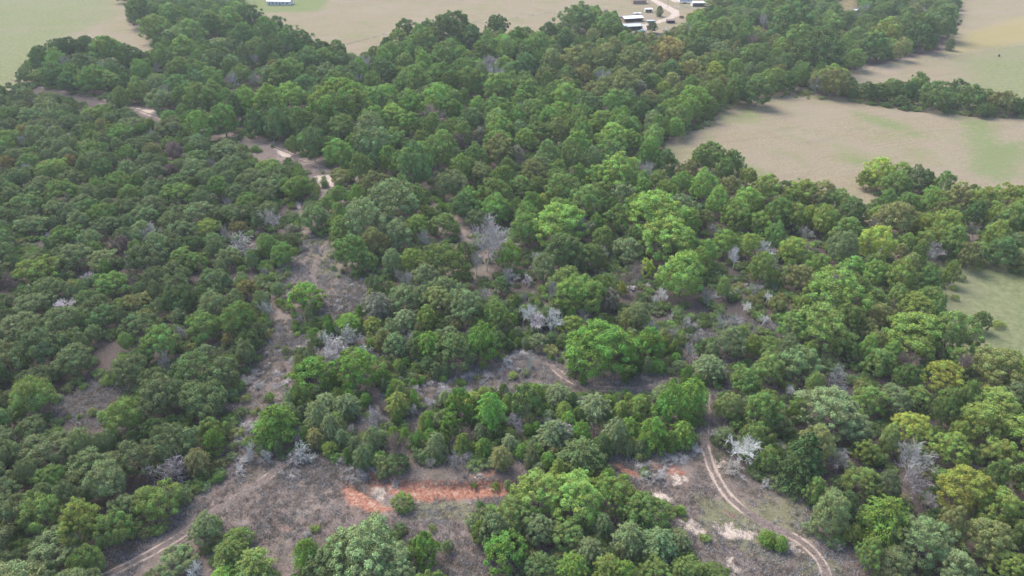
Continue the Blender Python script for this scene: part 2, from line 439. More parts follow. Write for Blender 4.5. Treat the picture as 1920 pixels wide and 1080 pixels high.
def ribbon(name, pts, half, wear):
    p = P(pts); seg = np.hypot(*np.diff(p, axis=0).T); t = np.concatenate([[0], np.cumsum(seg)])
    n = max(8, int(t[-1] / .6)); tt = np.linspace(0, t[-1], n)
    ctl = np.stack([np.interp(tt, t, p[:, 0]), np.interp(tt, t, p[:, 1])], 1)
    for _ in range(12): ctl[1:-1] = (ctl[:-2] + ctl[1:-1] * 2 + ctl[2:]) / 4
    tan = np.gradient(ctl, axis=0); tan /= np.linalg.norm(tan, axis=1)[:, None] + 1e-9
    nor = np.stack([-tan[:, 1], tan[:, 0]], 1)
    k = 9; ac = np.linspace(-half, half, k); V = []; A = []; W = []
    wv = np.interp(tt, t, wear)
    for i in range(n):
        for a in ac:
            q = ctl[i] + nor[i] * a
            V.append((q[0], q[1], float(gz(q[0], q[1])) + .05 - .07 * (abs(a) / half) ** 4 - .03 * math.exp(-((abs(a) - .8) / .25) ** 2)))
            A.append(a); W.append(wv[i])
    I = np.arange(n * k).reshape(n, k)
    Fc = np.stack([I[:-1, :-1], I[:-1, 1:], I[1:, 1:], I[1:, :-1]], -1).reshape(-1, 4)
    o = link(bpy.data.objects.new(name, np_mesh(name, V, Fc, [TRACK], attrs=dict(across=A, wear=W), smooth=True)))
    o['kind'] = 'structure'
    return ctl
T1 = ribbon('dirt_track', [(1322,700),(1324,740),(1322,800),(1320,835),(1334,880),(1362,930),(1400,962),(1445,990),(1482,1002),(1522,1030),(1546,1060),(1554,1100)], 1.35, [.1,.2,.15,.35,.7,.9,.3,-.5,.35,.75,.5,.5])
T2 = ribbon('dirt_track', [(556,856),(500,895),(440,935),(390,965),(340,1005),(260,1050),(150,1105)], 1.2, [.0,.2,.05,.1,.25,.8,.9])
T3 = ribbon('dirt_track', [(1030,684),(1060,708),(1095,726),(1160,732),(1220,728),(1300,700)], 1.2, [.5,.5,.25,.2,.35,.2])
T5 = ribbon('dirt_track', [(20,150),(60,160),(130,174),(200,188),(240,200),(285,216),(330,234),(400,246),(455,258),(500,270),(545,288),(600,312),(650,336)], 1.1, [.3,.4,.5,.6,.9,1.0,.8,.5,.6,.7,.9,.9,.7])
T4 = ribbon('dirt_track', [(612,455),(600,480),(585,510),(600,560)], 1.2, [.1,.25,.25,.05])

lap('--------- plant meshes')
# ------------------------------------------------------------------ plant meshes, normalised to radius 1 and height 1
def unit(v): return v / (np.linalg.norm(v, axis=-1, keepdims=True) + 1e-9)
def cards(cen, nor, ax, ln, wd, leafv, lobev):
    """leaf quads: centre, normal, long axis hint, length, width"""
    a = unit(ax - nor * np.sum(ax * nor, -1, keepdims=True)); b = np.cross(nor, a)
    a = a * ln[:, None] * .5; b = b * wd[:, None] * .5
    V = np.stack([cen - a, cen + b, cen + a, cen - b], 1)      # pointed leaf sprays
    n = len(cen)
    return V.reshape(-1, 3), np.arange(n * 4).reshape(n, 4), np.repeat(leafv, 4), np.repeat(lobev, 4)

def finish(name, V, Fq, lv, bv, r0, h0):
    r0 = np.percentile(np.hypot(V[:, 0], V[:, 1]), 97.5); h0 = np.percentile(V[:, 2], 99.8)
    V = V / np.array([r0, r0, h0])
    return np_mesh(name, V, Fq, [LEAF], attrs=dict(leafv=lv, lobev=bv))

def lobed_crown(name, seed, r0, h0, base, nl, rl, n_leaf, ls=.32, shape=1.0, core=.35, rough=.16, flat=0.0):
    g = np.random.default_rng(seed)
    zc = h0 * (1 + base) / 2; c = h0 * (1 - base) / 2
    ph = g.uniform(0, 6.28, 6); am = g.uniform(.5, 1, 6)
    def outline(u):
        az = np.arctan2(u[:, 1], u[:, 0])
        return 1 + rough * (am[0] * np.sin(az * 2 + ph[0]) + am[1] * np.sin(az * 3 + ph[1]) + am[2] * np.sin(az * 5 + ph[2] + u[:, 2] * 3)) * .6
    cand = []
    while len(cand) < nl:
        u = unit(g.normal(size=(40, 3))); u = u[u[:, 2] > -.78]
        if not cand: cand.append(u[0]); continue
        d = np.min(np.linalg.norm(u[:, None] - np.array(cand)[None], axis=2), 1)
        cand.append(u[np.argmax(d[:8])])
    u = np.array(cand)
    rr = (rl[0] + (rl[1] - rl[0]) * g.uniform(0, 1, nl) ** 1.5) * r0
    k = outline(u) * g.uniform(.86, 1.04, nl)
    up = np.clip(u[:, 2], 0, 1)
    pos = np.stack([u[:, 0] * r0 * k, u[:, 1] * r0 * k, u[:, 2] * c * (1 + (g.uniform(-.12, .1, nl)))], 1)
    if shape != 1.0:
        pos[:, :2] *= (1 - (1 - shape) * np.clip(u[:, 2:3], -1, 1) * .9)
    nrm = unit(pos / np.array([r0, r0, c]) ** 2)
    pos -= nrm * (rr * g.uniform(.25, 1.35, nl))[:, None]
    ni = int(nl * core)
    ui = unit(g.normal(size=(ni, 3))) * g.uniform(.1, .5, (ni, 1))
    pos = np.concatenate([pos, ui * np.array([r0, r0, c])]); rr = np.concatenate([rr, np.full(ni, (rl[0] + rl[1]) / 2 * r0)])
    outw = np.concatenate([nrm, unit(ui + np.array([0, 0, .3]))])
    w = rr ** 2; w[nl:] *= .28; cnt = (w / w.sum() * n_leaf * 1.35).astype(int)
    lobe_v = g.uniform(0, 1, len(pos))
    Cn = []; Nn = []; LV = []; Lo = []
    for i in range(len(pos)):
        m_ = int(g.integers(7, 12)); sd = unit(g.normal(size=(m_, 3)) + outw[i] * .8 + np.array([0, 0, .45])); sr = g.uniform(.55, 1.35, m_)
        pick = g.integers(0, m_, cnt[i])
        d = unit(sd[pick] + g.normal(size=(cnt[i], 3)) * .38)
        q = pos[i] + d * rr[i] * np.array([1, 1, .9 - flat]) * sr[pick][:, None] * (g.uniform(.35, 1.0, (cnt[i], 1)) ** .45)
        q += g.normal(size=q.shape) * .10
        Cn.append(q); Nn.append(d); Lo.append(np.full(cnt[i], i))
    q = np.concatenate(Cn); d = np.concatenate(Nn); li = np.concatenate(Lo)
    keep = np.ones(len(q), bool)
    for i in range(len(pos)):
        keep &= ~((np.sum((q - pos[i]) ** 2, 1) < (rr[i] * .72) ** 2) & (li != i))
    q = q[keep]; d = d[keep]; li = li[keep]; n = len(q)
    nor = unit(d + g.normal(size=(n, 3)) * .6)
    ln = g.uniform(.6, 1.3, n) * ls; wd = ln * g.uniform(.5, .8, n)
    q[:, 2] += zc
    return finish(name, *cards(q, nor, g.normal(size=(n, 3)), ln, wd, g.uniform(0, 1, n), lobe_v[li]), r0, h0)

def plume_crown(name, seed, r0, h0, base, nb, n_leaf, droop, cone, ls=.5, wd_=.12):
    """cedar: feathery sprays along radiating branches"""
    g = np.random.default_rng(seed)
    Q = []; A = []; N_ = []; L = []; bl = g.uniform(0, 1, nb)
    per = n_leaf // nb
    for i in range(nb):
        f = (i + g.uniform(0, 1)) / nb
        z0 = h0 * (base * .4 + (1 - base * .4) * f * .93)
        prof = (1 - f) ** .62 if cone else math.sqrt(max(0.02, 1 - (max(0, f - .28) / .72) ** 2)) * min(1, .6 + f * 1.4)
        ln = r0 * prof * g.uniform(.78, 1.08) + .1 * r0
        az = i * 2.399963 + g.uniform(-.3, .3)
        t = g.uniform(.12, 1, per) ** .7
        dirv = np.array([math.cos(az), math.sin(az), 0]); side = np.array([-math.sin(az), math.cos(az), 0])
        rise = g.uniform(.25, .55) * (1 if cone else 1.1)
        sw = ln * .22 * (1.15 - t)
        s = g.normal(size=per) * sw; v = g.normal(size=per) * sw * .45
        q = dirv * (t * ln)[:, None] + side * s[:, None]
        q[:, 2] = z0 + rise * ln * t - droop * ln * t ** 2 + v - abs(s) * .5
        q[:, 2] = np.minimum(q[:, 2], h0 * 1.02)
        tang = dirv * 1.0 + np.zeros((per, 3)); tang[:, 2] = rise - 2 * droop * t
        tang = tang + side * (np.sign(s) * .6)[:, None] + g.normal(size=(per, 3)) * .25
        Q.append(q); A.append(unit(tang)); L.append(np.full(per, i))
        N_.append(unit(dirv * .4 + np.array([0, 0, .8]) + g.normal(size=(per, 3)) * .6))
    q = np.concatenate(Q); n = len(q); li = np.concatenate(L)
    ln = g.uniform(.6, 1.3, n) * ls
    return finish(name, *cards(q, np.concatenate(N_), np.concatenate(A), ln, ln * wd_ / ls * g.uniform(.8, 1.5, n), g.uniform(0, 1, n), bl[li]), r0, h0)

def tube_np(segs, k=3):
    """segs: list of (p, q, r0, r1) -> verts, quad faces"""
    p = np.array([s[0] for s in segs]); q = np.array([s[1] for s in segs]); r0 = np.array([s[2] for s in segs]); r1 = np.array([s[3] for s in segs])
    d = unit(q - p); ref = np.where(np.abs(d[:, 2:3]) < .9, np.array([[0, 0, 1.]]), np.array([[1., 0, 0]]))
    a = unit(np.cross(d, ref)); b = np.cross(d, a); V = []
    for c, r in ((p, r0), (q, r1)):
        for i in range(k):
            t = 2 * math.pi * i / k
            V.append(c + (a * math.cos(t) + b * math.sin(t)) * r[:, None])
    V = np.stack(V, 1); n = len(segs)
    base = np.arange(n)[:, None] * 2 * k
    F = np.concatenate([base + np.array([[i, (i + 1) % k, k + (i + 1) % k, k + i]]) for i in range(k)])
    return V.reshape(-1, 3), F

def branches(g, h0, r0, trunk, levels, nb, thick, spread, curl=.25, twig=.03, low=.35):
    segs = []
    def grow(p, d, ln, r, lev):
        n = 3 if lev < levels else 2
        for i in range(n):
            d = d + g.normal(size=3) * curl; d[2] += .06 * (1 if lev else 0); d = d / np.linalg.norm(d)
            q = p + d * ln / n; r1 = max(twig * .6, r * (.80 if lev < levels else .5))
            segs.append((p, q, r, r1)); p = q; r = r1
            if lev < levels:
                m = nb[lev] // n + (1 if g.random() < (nb[lev] % n) / n else 0)
                for _ in range(m):
                    s = g.normal(size=3); s -= d * (s @ d); s /= np.linalg.norm(s)
                    dd = d * (1 - spread) + s * spread; dd[2] += .12; dd /= np.linalg.norm(dd)
                    if lev == 0 and p[2] < low * trunk: continue
                    grow(p, dd, ln * g.uniform(.5, .75), max(twig, r * .62), lev + 1)
    grow(np.array([0, 0, -.25]), np.array([g.normal() * .06, g.normal() * .06, 1.]), trunk, thick, 0)
    return segs

def wood_mesh(name, seed, r0, h0, trunk, levels, nb, thick, spread, mat, twig=.03, k=3, curl=.22, low=.35):
    g = np.random.default_rng(seed)
    V, Fq = tube_np(branches(g, h0, r0, trunk, levels, nb, thick, spread, curl, twig, low), k)
    rad = np.percentile(np.hypot(V[:, 0], V[:, 1]), 98); top = V[:, 2].max()
    V = V * np.array([1 / rad, 1 / rad, 1 / top])
    return np_mesh(name, V, Fq, [mat])

# name: (crown meshes, trunk meshes, share of the height below the crown)
S = {}
NLEAF = 14500
S['oak'] = ([lobed_crown('oak_crown', 10 + i, 4.6, 7.5, .08, 50 + 5 * i, (.13, .27), NLEAF + 1500, ls=.28, rough=.28, flat=.1) for i in range(6)], .08)
S['elm'] = ([lobed_crown('elm_crown', 30 + i, 4.8, 10.5, .08, 60 + 6 * i, (.12, .25), NLEAF + 2500, ls=.29, rough=.26, shape=.82) for i in range(7)], .08)
S['pecan'] = ([lobed_crown('pecan_crown', 50 + i, 5.5, 12.5, .1, 92 + 8 * i, (.09, .20), NLEAF + 8000, ls=.29, rough=.28, shape=.85) for i in range(6)], .1)
S['cedar'] = ([lobed_crown('cedar_crown', 70 + i, 2.6, 5.5, .02, 64, (.10, .2), 9500, ls=.2, rough=.16, shape=.72) for i in range(3)]
              + [plume_crown('cedar_crown', 75 + i, 2.6, 6.0, .1, 95, 8000, .55, False, ls=.34, wd_=.09) for i in range(3)], .02)
S['plume'] = ([plume_crown('cedar_crown', 80 + i, 2.8, 6.4, .1, 60, 7000, .7, False, ls=.42, wd_=.10) for i in range(3)], .05)
S['conifer'] = ([plume_crown('conifer_crown', 90, 4.8, 11.0, .05, 120, 13000, .35, True, ls=.5, wd_=.16)], .03)
S['shrub'] = ([lobed_crown('shrub_crown', 100 + i, 1.8, 2.2, .0, 18, (.22, .4), 2200, ls=.2, rough=.25) for i in range(3)], .0)
TRUNK = [wood_mesh('trunk', 200 + i, 5, 8.5, 5.0, 2, (8, 5), .27, .62, BARK, twig=.05, k=5, low=.5) for i in range(4)]
for t in TRUNK:
    n = len(t.vertices); co = np.empty(n * 3, np.float32); t.vertices.foreach_get('co', co); co = co.reshape(-1, 3)
    co[:, :2] *= .72; co[:, 2] *= .78; t.vertices.foreach_set('co', co.ravel()); t.update()
DEAD = [wood_mesh('dead_branches', 220 + i, 4, 8, 5.2, 4, (9, 6, 5, 4), .20, .55, DEADBARK, twig=.05, k=3, curl=.2) for i in range(4)]
DEADS = [wood_mesh('dead_branches', 240 + i, 4, 5, 3.0, 3, (10, 7, 6), .13, .72, DEADBARK, twig=.05, k=3, curl=.38, low=.1) for i in range(3)]
S['dead'] = (DEAD, .0); S['deadlow'] = (DEADS, .0)

TINT = dict(o=(.067, .090, .046), g=(.066, .104, .030), b=(.080, .134, .030), d=(.046, .074, .030), y=(.086, .120, .028), Y=(.128, .158, .027),
            r=(.108, .096, .038), t=(.090, .102, .042), s=(.076, .104, .054), c=(.058, .108, .018), k=(.030, .058, .022), l=(.078, .118, .038),
            x=(.34, .315, .295), X=(.64, .61, .575), p=(.26, .185, .16), f=(.32, .29, .20))
WORD = dict(o='grey-green', g='mid-green', b='bright green', d='dark green', y='yellow-green', Y='bright yellow', r='rust-coloured', t='olive-brown', s='pale sage-green',
            c='fresh green', k='deep green', l='light green', x='bare grey', X='bare whitish', p='bare pinkish-brown', f='pale tan')

lap('------- trees read off')
# ------------------------------------------------------------------ trees read off the photo: crown centre, width, height, style+tint, optional landmark name
CAT = '''
72,112,38,46,Ed|45,140,32,28,Oo|100,138,46,42,Ed|128,92,48,40,Ed|160,84,40,34,Ed|200,93,58,44,Eg|243,104,50,36,Ed|168,148,52,44,Eg|205,150,40,34,El|130,152,38,34,Ed
262,134,40,44,Eg|257,165,38,44,El|292,160,38,36,Oo|300,185,60,40,Os|262,20,54,50,Ed|292,52,56,48,Eg|320,30,50,40,Eg|355,62,58,46,El|345,90,56,44,Eg|336,128,50,44,Eg|395,50,52,48,Ed
430,42,58,56,Eg|470,32,50,44,Ed|455,68,48,46,Ed|500,56,48,50,Eg|520,48,34,36,Ed|545,80,78,52,Pd,broad dark domed tree at the north field edge|437,86,36,30,Oo|400,112,52,42,Oo|512,121,22,20,Er,small rusty crown north of the creek|530,140,66,40,Eg|575,112,50,42,Ed|610,108,44,36,Eg|640,112,42,36,Ed
474,110,22,44,Dx,pale vase-shaped dead tree north of the creek|436,150,28,36,Dx|480,148,24,30,Dx|290,125,24,34,Dx
505,188,70,66,Pb,big bright tree north of the creek path|545,176,62,50,Pb|462,190,50,60,Pb|640,188,110,72,Pb,widest bright crown of the northern wood|700,185,60,48,Pl|600,195,50,56,Pl|372,182,54,56,El,light green round tree by the northern track|342,208,30,28,Eg|418,224,58,58,Eg,green dome at the bend of the creek|395,186,40,40,Eg|318,224,40,22,El|320,238,60,36,Oo
440,200,40,50,Ed|520,230,46,60,Ed|560,228,44,62,Eg|600,240,40,60,Ed|585,268,52,62,Ed,dark cone-topped tree over creek path|550,270,26,40,Eg|640,240,60,50,El|620,275,40,40,Eg
635,285,60,50,Eb|700,270,70,60,Os,grey-green umbrella tree above the dark hollow|740,262,50,46,Eg|780,305,74,86,Pd,tall dark tree east of the hollow|790,258,28,30,Ey|770,230,50,44,Eb
720,110,36,50,Eb|745,70,36,26,Ey|760,55,40,40,Ed|850,52,80,50,Pd|830,50,46,40,Ed|880,70,50,40,Ed|932,47,46,38,Pd,lone dome jutting into north field|758,115,40,34,El|830,105,60,44,El,light green dome in the upper wood|800,75,50,36,Eg|780,150,66,44,Eg|720,130,50,40,Ed
905,95,50,36,Eg|880,150,60,40,Eg|950,90,40,44,Eg|1085,32,72,48,Pd,tall dark crown beside the farmyard|1140,48,56,50,Pl,light green dome beside the white roofs|1030,60,44,26,Ed|1010,80,50,40,Eg|1060,75,40,44,Ed
770,195,50,50,Eb|850,205,40,40,Eb|895,195,34,34,Eb|935,160,60,50,Eg|985,120,50,40,Ed|1080,110,60,50,Et|1095,140,36,40,Er,rusty brown crown in the upper wood|1130,115,50,40,Et|1180,110,50,40,Et|1170,155,60,40,Et|1035,110,40,40,Et
1237,20,14,20,Cd,small dark cedar inside the curve of the drive|1223,49,20,20,Ed,small dark tree right of the farm sheds|1255,95,60,44,Er,wide russet crown south of the farmyard|1215,130,36,30,Et|1295,130,42,34,Er|1340,133,40,32,EY,bright yellow crown in the upper wood|1378,128,36,36,Ey|1245,165,26,26,EY|1200,165,30,30,Ef|1260,150,34,30,Et|1310,90,50,36,Ed
1405,75,28,30,Dp,pinkish bare tree below the north-east wood|1435,38,28,40,Dx|1350,60,60,50,Eg|1310,62,50,40,Eg|1410,105,54,40,Eg|1490,40,80,46,Ed|1470,45,50,40,Eg|1560,45,44,32,Eg|1540,90,90,50,Ed,broad crown at north-east wood's foot|1500,70,60,40,Eg|1420,170,60,50,Ed|1450,150,50,46,Eg|1590,35,30,30,Ed|1665,58,60,40,Ey,yellowish dome in the north-east wood|1690,90,30,46,Et|1730,60,60,60,Ed|1770,40,60,60,Ed|1640,85,60,40,Ed|1605,110,44,30,Eg|1620,90,40,40,Ed
1515,110,28,30,Ey,small yellow-green crown above the hedge gap|1508,140,34,50,Eg|1562,152,70,52,Ot,brown-topped tree at the hedge's west end|1530,158,30,44,Dx
1625,170,40,34,Ed|1652,172,38,34,Ed|1680,168,36,36,Ed|1722,158,36,44,Eg,light-topped tree in the hedge|1705,172,36,40,Ed|1755,178,50,52,Ed|1796,163,36,30,Ed,round bush standing behind the hedge|1820,182,50,48,Ed|1850,184,40,34,Et|1880,192,50,40,Ot|1905,200,36,30,Ed|1785,198,26,20,Bd|1782,83,18,22,Cd,lone dark bush between the far fields
1652,110,8,8,Bd|1663,109,10,8,Bd|1674,108,8,7,Bd
1015,250,50,36,Eg|985,262,44,44,Ey|1045,245,40,60,Et|1130,230,50,46,Ey,olive-yellow crown by the north creek|1200,210,40,40,Ed|1150,255,60,40,Eb|1185,262,44,36,Eb|1215,285,42,74,Pb,bright tree at east field corner|1250,300,40,44,Ed|1145,285,56,44,El|1160,318,90,46,Pb|1120,330,50,40,Eb|1085,325,30,46,Eb
1310,290,22,30,Ed|1335,290,70,56,Pg,tall green dome standing into the east field|1375,300,36,44,Eg|1360,315,36,40,Eg|1295,312,30,24,Et|1235,332,34,24,Eg|1250,360,50,46,Eb|1320,345,52,66,Pb|1205,355,40,46,Eb|1370,350,40,44,Et|1405,330,34,36,Ey|1440,350,54,50,Ey|1475,355,40,30,Ed
935,280,60,56,Et,olive-tan crown south of the northern wood|970,290,30,36,Ef|860,265,24,34,Ep|900,255,34,34,Ef|855,285,26,40,Os|1000,325,60,50,Et,brown-olive crown in mid wood|900,325,46,40,Et|820,335,22,34,Ef|850,345,60,60,Os|870,385,60,44,Ed,dark round tree beside the red path|975,350,50,40,El|1020,375,30,26,EY,small yellow crown above the bright domes|930,390,60,56,Eb|895,410,40,46,Os|1050,420,104,84,Pb,broad bright dome in the middle of the wood|985,430,60,60,Pg|1008,350,40,40,Eg
1230,405,120,80,Pb,large bright cone-topped tree of mid wood|1200,390,60,60,Pb|1255,450,110,70,Pb|1290,420,50,60,Eb|1160,410,60,60,Pg
1322,410,34,34,Et,rusty crown with a dead companion|1335,430,30,34,Dx|1360,455,54,52,Eb|1378,482,44,50,DX,pale antler-like dead tree in the eastern wood|1440,490,44,44,Dx|1425,418,50,44,Ey|1380,400,60,50,Eb|1460,400,60,60,Eg|1490,405,60,54,Ey|1518,405,32,50,EY,vivid yellow crown near the east field|1545,410,50,56,Ey|1570,375,50,44,Eg|1600,395,50,50,Ed|1505,360,60,40,Ey|1540,365,60,44,Et
1650,322,64,44,EY,yellow-lime tree before the east field|1625,335,36,36,Ey|1690,328,50,50,Ey|1680,345,60,40,Eg|1720,335,44,50,Es|1740,340,30,40,Ed|1770,345,40,50,Eg|1800,365,50,50,Et|1845,375,60,50,Ey|1890,370,60,46,Ey|1900,410,50,60,Eg
1645,455,60,66,EY,yellow-green dome in the eastern wood|1728,428,36,50,EY,upright yellow crown in the eastern wood|1745,450,50,50,Ey|1680,410,80,60,Et|1700,380,40,40,Eg|1740,380,36,50,Ey|1830,400,40,50,Ed|1790,450,50,60,Eg|1870,440,50,60,Ey|1880,470,60,60,Ed|1690,470,30,30,Et|1755,480,34,30,Dx
1565,548,120,96,Pb,great light green dome of the eastern wood|1540,610,100,90,Pg|1590,600,60,70,Pg|1490,610,70,60,Pg|1600,500,50,44,Eb|1640,510,50,50,Eb|1690,515,56,66,Ey|1640,560,50,40,Eg|1720,575,64,44,Ey|1715,625,110,76,Py,wide yellow-olive dome by the eastern glade|1790,620,90,90,Pg|1650,590,50,50,Et|1740,520,44,50,Eg|1490,470,60,56,Ey|1430,500,50,60,Ey|1500,520,60,50,Et|1460,570,40,50,Ot|1440,555,22,60,DX,bare pale trunk in the eastern wood|1395,575,26,56,DX|1430,600,24,46,DX|1390,620,26,24,Ey
1770,707,80,56,PY,lime-yellow dome below the glade|1865,690,100,90,Pt|1870,760,90,80,Py|1500,680,76,60,Es|1440,690,60,60,Eg|1480,725,34,54,WX,pale draped snag by the eastern lane|1582,705,54,60,Wx,grey snag hung with vines|1650,680,60,60,Eg|1700,710,50,60,Eg|1720,745,50,50,Eg|1590,650,50,56,Eg|1370,640,60,60,Es|1330,690,60,50,Cs|1840,600,34,40,Eg,small round tree standing in the eastern glade|1872,607,26,20,By
1365,762,56,66,Ot|1378,838,84,74,DX,pale draped dead tree beside the track|1362,818,40,40,Cs|1430,770,64,80,Eg|1405,760,36,40,Es|1465,800,50,56,Os|1555,768,110,76,Ps,broad sage crown by the lane|1600,800,70,60,Es|1630,750,60,60,Eg|1680,750,60,50,Es|1508,862,88,112,Kk,pointed deep green conifer beside the track|1440,860,44,60,Eg|1575,868,54,50,Dx|1625,848,46,48,Ey|1705,872,104,92,Dx,large bare tree of south-east wood|1708,800,68,56,PY|1782,838,76,64,Py,pale olive dome in south-east wood|1720,850,40,40,Eg|1840,790,80,80,Ey|1875,850,60,60,Ey|1812,915,96,96,PY,olive-yellow dome of south-east wood|1875,950,80,80,Py|1620,905,72,66,Eg|1560,958,76,84,Ps,feathery sage tree at the clearing's east edge|1665,910,50,70,Es|1663,975,92,96,Cc|1600,1000,34,50,Ey|1730,1010,110,90,Ps|1850,1010,90,90,Pt|1790,1060,80,70,Es|1680,1060,70,60,Es|1890,1060,70,60,Py|1740,935,40,56,Dx|1580,1030,50,30,Ws
1442,1010,36,30,Cc,twin bright bush beside the track|1465,1018,26,38,Cc
735,378,110,84,Ps,broad sage crown north of the dead trees|682,412,90,84,Ps|775,372,60,56,Pg|700,455,56,60,Et|660,470,66,66,Eg|745,440,60,60,Es|640,430,50,50,Eg|735,490,40,64,Es|690,490,40,40,Eg|590,405,60,50,Os|610,385,40,36,Eg|560,350,60,44,Og|635,365,40,24,Eb|640,330,50,30,Ot,open-topped tree over the pale rocks|700,345,60,36,Et
800,450,46,46,Dx,round-headed bare tree of mid wood|912,462,76,92,Dx,tall feathery bare tree mid wood|893,495,44,50,Dx|1095,425,40,54,Dx,bare tree right of the bright dome|1125,472,34,40,Dx|1182,522,62,72,Dp,pinkish bare tree of mid wood|1228,562,36,44,WX|1260,590,26,50,WX
835,420,50,36,El|770,490,44,50,Ey|835,490,90,56,Pg|800,520,60,56,Es|870,470,30,36,Es|800,400,30,30,Ey|1020,500,52,56,Es|985,520,30,56,WX,small pale snag behind the white group|1085,550,92,76,Pb,round bright tree right of the white group|1130,540,60,60,Eg|1145,560,36,50,Ef|1166,540,20,26,EY,small lemon crown beside the pinkish tree|1213,502,28,42,EY|1195,590,48,54,Es|1175,600,40,44,Et|1060,470,80,60,Ed|1105,480,60,50,Eg|1180,470,60,40,Es|1130,450,40,50,Eg
707,576,54,58,Cf,gold-olive tree left of mid scrub|700,610,40,36,Cy|760,562,64,50,Es|830,545,60,50,Es|820,565,60,50,Et|875,575,76,56,Es|940,535,40,36,Ed|930,590,50,60,Eg|905,640,60,84,Cc,deep green cedar above the clearing|852,655,80,76,Cd|805,650,50,60,Cc|800,595,40,50,Ey|760,600,50,40,Cs|780,655,44,50,Cd|860,550,40,40,Es
982,588,46,60,DX,left trunk of the white dead group|1012,606,40,60,DX,middle trunk of the white dead group|1045,600,44,72,DX,right trunk of the white dead group|1010,640,40,34,Cs
1128,650,132,116,Pc,largest round tree beside the lane|1218,646,60,72,Cc,dark round cedar beside the lane|1072,610,50,46,Cy|1000,670,40,42,WX,low white brush heap in the clearing|1034,656,32,26,Bt|971,641,16,24,Cc|1093,708,18,32,Cc|1060,655,26,26,Wx
618,634,64,48,WX,sprawling white tree by west strip|665,622,56,44,WX|640,655,90,24,Ws|672,688,90,64,Pc,deep green pair below white snags|590,700,84,62,Cc,bright scrub row by west strip|725,705,20,32,Cc|765,645,38,60,Ds|740,650,50,56,Cs|720,640,40,50,Ct|778,692,28,30,Bg|572,555,66,54,Cc,olive-green bush by the northern strip|500,578,34,44,Dx|556,600,28,40,Ws|510,410,44,60,Dx,grey bare tree at the west wood's edge|545,430,28,36,Bf
517,796,82,82,Cc,perfectly round cedar by dead brush|470,832,52,66,WX,white dead brush beside round cedar|574,838,50,50,WX|596,780,50,64,Cs|620,800,44,84,Ls|650,760,50,50,Cs|690,775,70,64,Wx,tangled grey brush in the cedar row|746,756,44,48,Cy,bright round cedar in the cedar row|685,748,20,28,Cc|802,752,34,60,WX|748,830,54,64,Dp,feathery brown bare bush|745,866,46,28,Cd|715,864,24,24,Cs|664,832,26,52,Ls|640,820,30,50,Ls|700,820,40,50,Ls
862,760,60,74,Cc|845,795,42,50,Cc|920,770,62,82,Lc,light green drooping cedar mid row|985,750,60,84,Cd|1005,738,40,44,Lc|818,832,42,50,Ls|868,832,36,62,Ly|906,838,32,44,Lc|880,842,20,20,Cy|978,846,24,38,Cc|955,830,34,36,Ls|1046,742,54,50,Cs|1035,800,84,74,Wx,white-branched dying cedar|1040,815,70,66,Ls|1065,790,34,44,Lc|1115,765,62,60,Cs|1090,812,40,50,Cc|1120,800,44,40,Wp|1155,812,52,66,Ls,narrower drooping cedar in the row|1225,812,60,66,Lc,broader drooping cedar in the row|1195,765,44,50,Cy|1165,770,34,50,Ly|1262,762,70,90,Cc|1300,745,60,86,Cc|1240,740,40,40,Cs|1090,858,84,58,Cd|1130,835,44,50,Ld|900,810,30,40,Ls|850,850,50,44,Wx,grey fallen branches below the row|785,850,30,30,Bs|880,785,30,30,Cd|640,760,40,40,Cs|610,755,40,40,Cs|720,760,30,44,Wp
755,938,44,42,Cg,dark bush in the eroded gully|900,943,18,28,Cd|952,900,16,26,Cs|888,903,14,14,Bg|1070,883,24,30,Cd
1010,922,100,76,Pb,upper-left dome of southern thicket|1080,930,110,90,Pb|1150,925,90,84,Pb,upper-right dome of southern thicket|1210,960,90,84,Pg|960,965,84,70,Pg|925,990,60,70,Cs|904,995,40,84,Cc,bright left flank of the southern thicket|948,1030,84,84,Cc|1010,990,66,64,Ps|1066,1005,70,66,Pg|1130,985,42,60,Ls,pale drooping cedar inside the southern thicket|1105,1035,60,60,Cs|1180,1010,60,66,Cs|1075,1062,60,60,Cc|1140,1065,56,60,Cy|1170,1075,50,60,Cc|1235,1020,66,70,Cs|1230,1070,70,50,Pg|1290,1066,60,50,Pg|1345,1078,54,40,Pg|1270,1010,50,40,Cs|1010,1060,60,50,Cd|1180,960,50,60,Pg
680,1035,150,110,Ps,wide sage tree at bottom edge|630,1045,90,90,Ps|740,1055,90,80,Ps|792,1030,62,100,Cc,dark cedar beside the wide sage tree|575,1040,54,84,Cc|600,1060,60,60,Cs
384,990,60,60,Ps,rounded sage bush beside the western track|330,1050,76,64,Os|376,1056,60,56,WX,white antler-like snag at the bottom edge|432,1040,62,64,Cg|475,1058,70,60,Cg|445,1010,54,44,Cg|420,1080,50,40,Cc
402,828,44,76,Cc,bright green cedar on the west wood's edge|370,865,44,56,Ct|148,975,90,90,Py,yellow-green crown of the south-west wood|60,740,80,80,Og|200,900,80,80,Os|100,1030,100,80,Os|230,780,80,70,Eg|300,740,90,80,Oo|380,750,90,80,Oo|415,700,70,80,Oo|330,830,80,80,Oo|70,650,90,80,Oo|120,600,70,60,Oo|380,610,70,60,Og|300,640,70,70,Og|448,600,60,66,Eg,round tree at west wood's edge
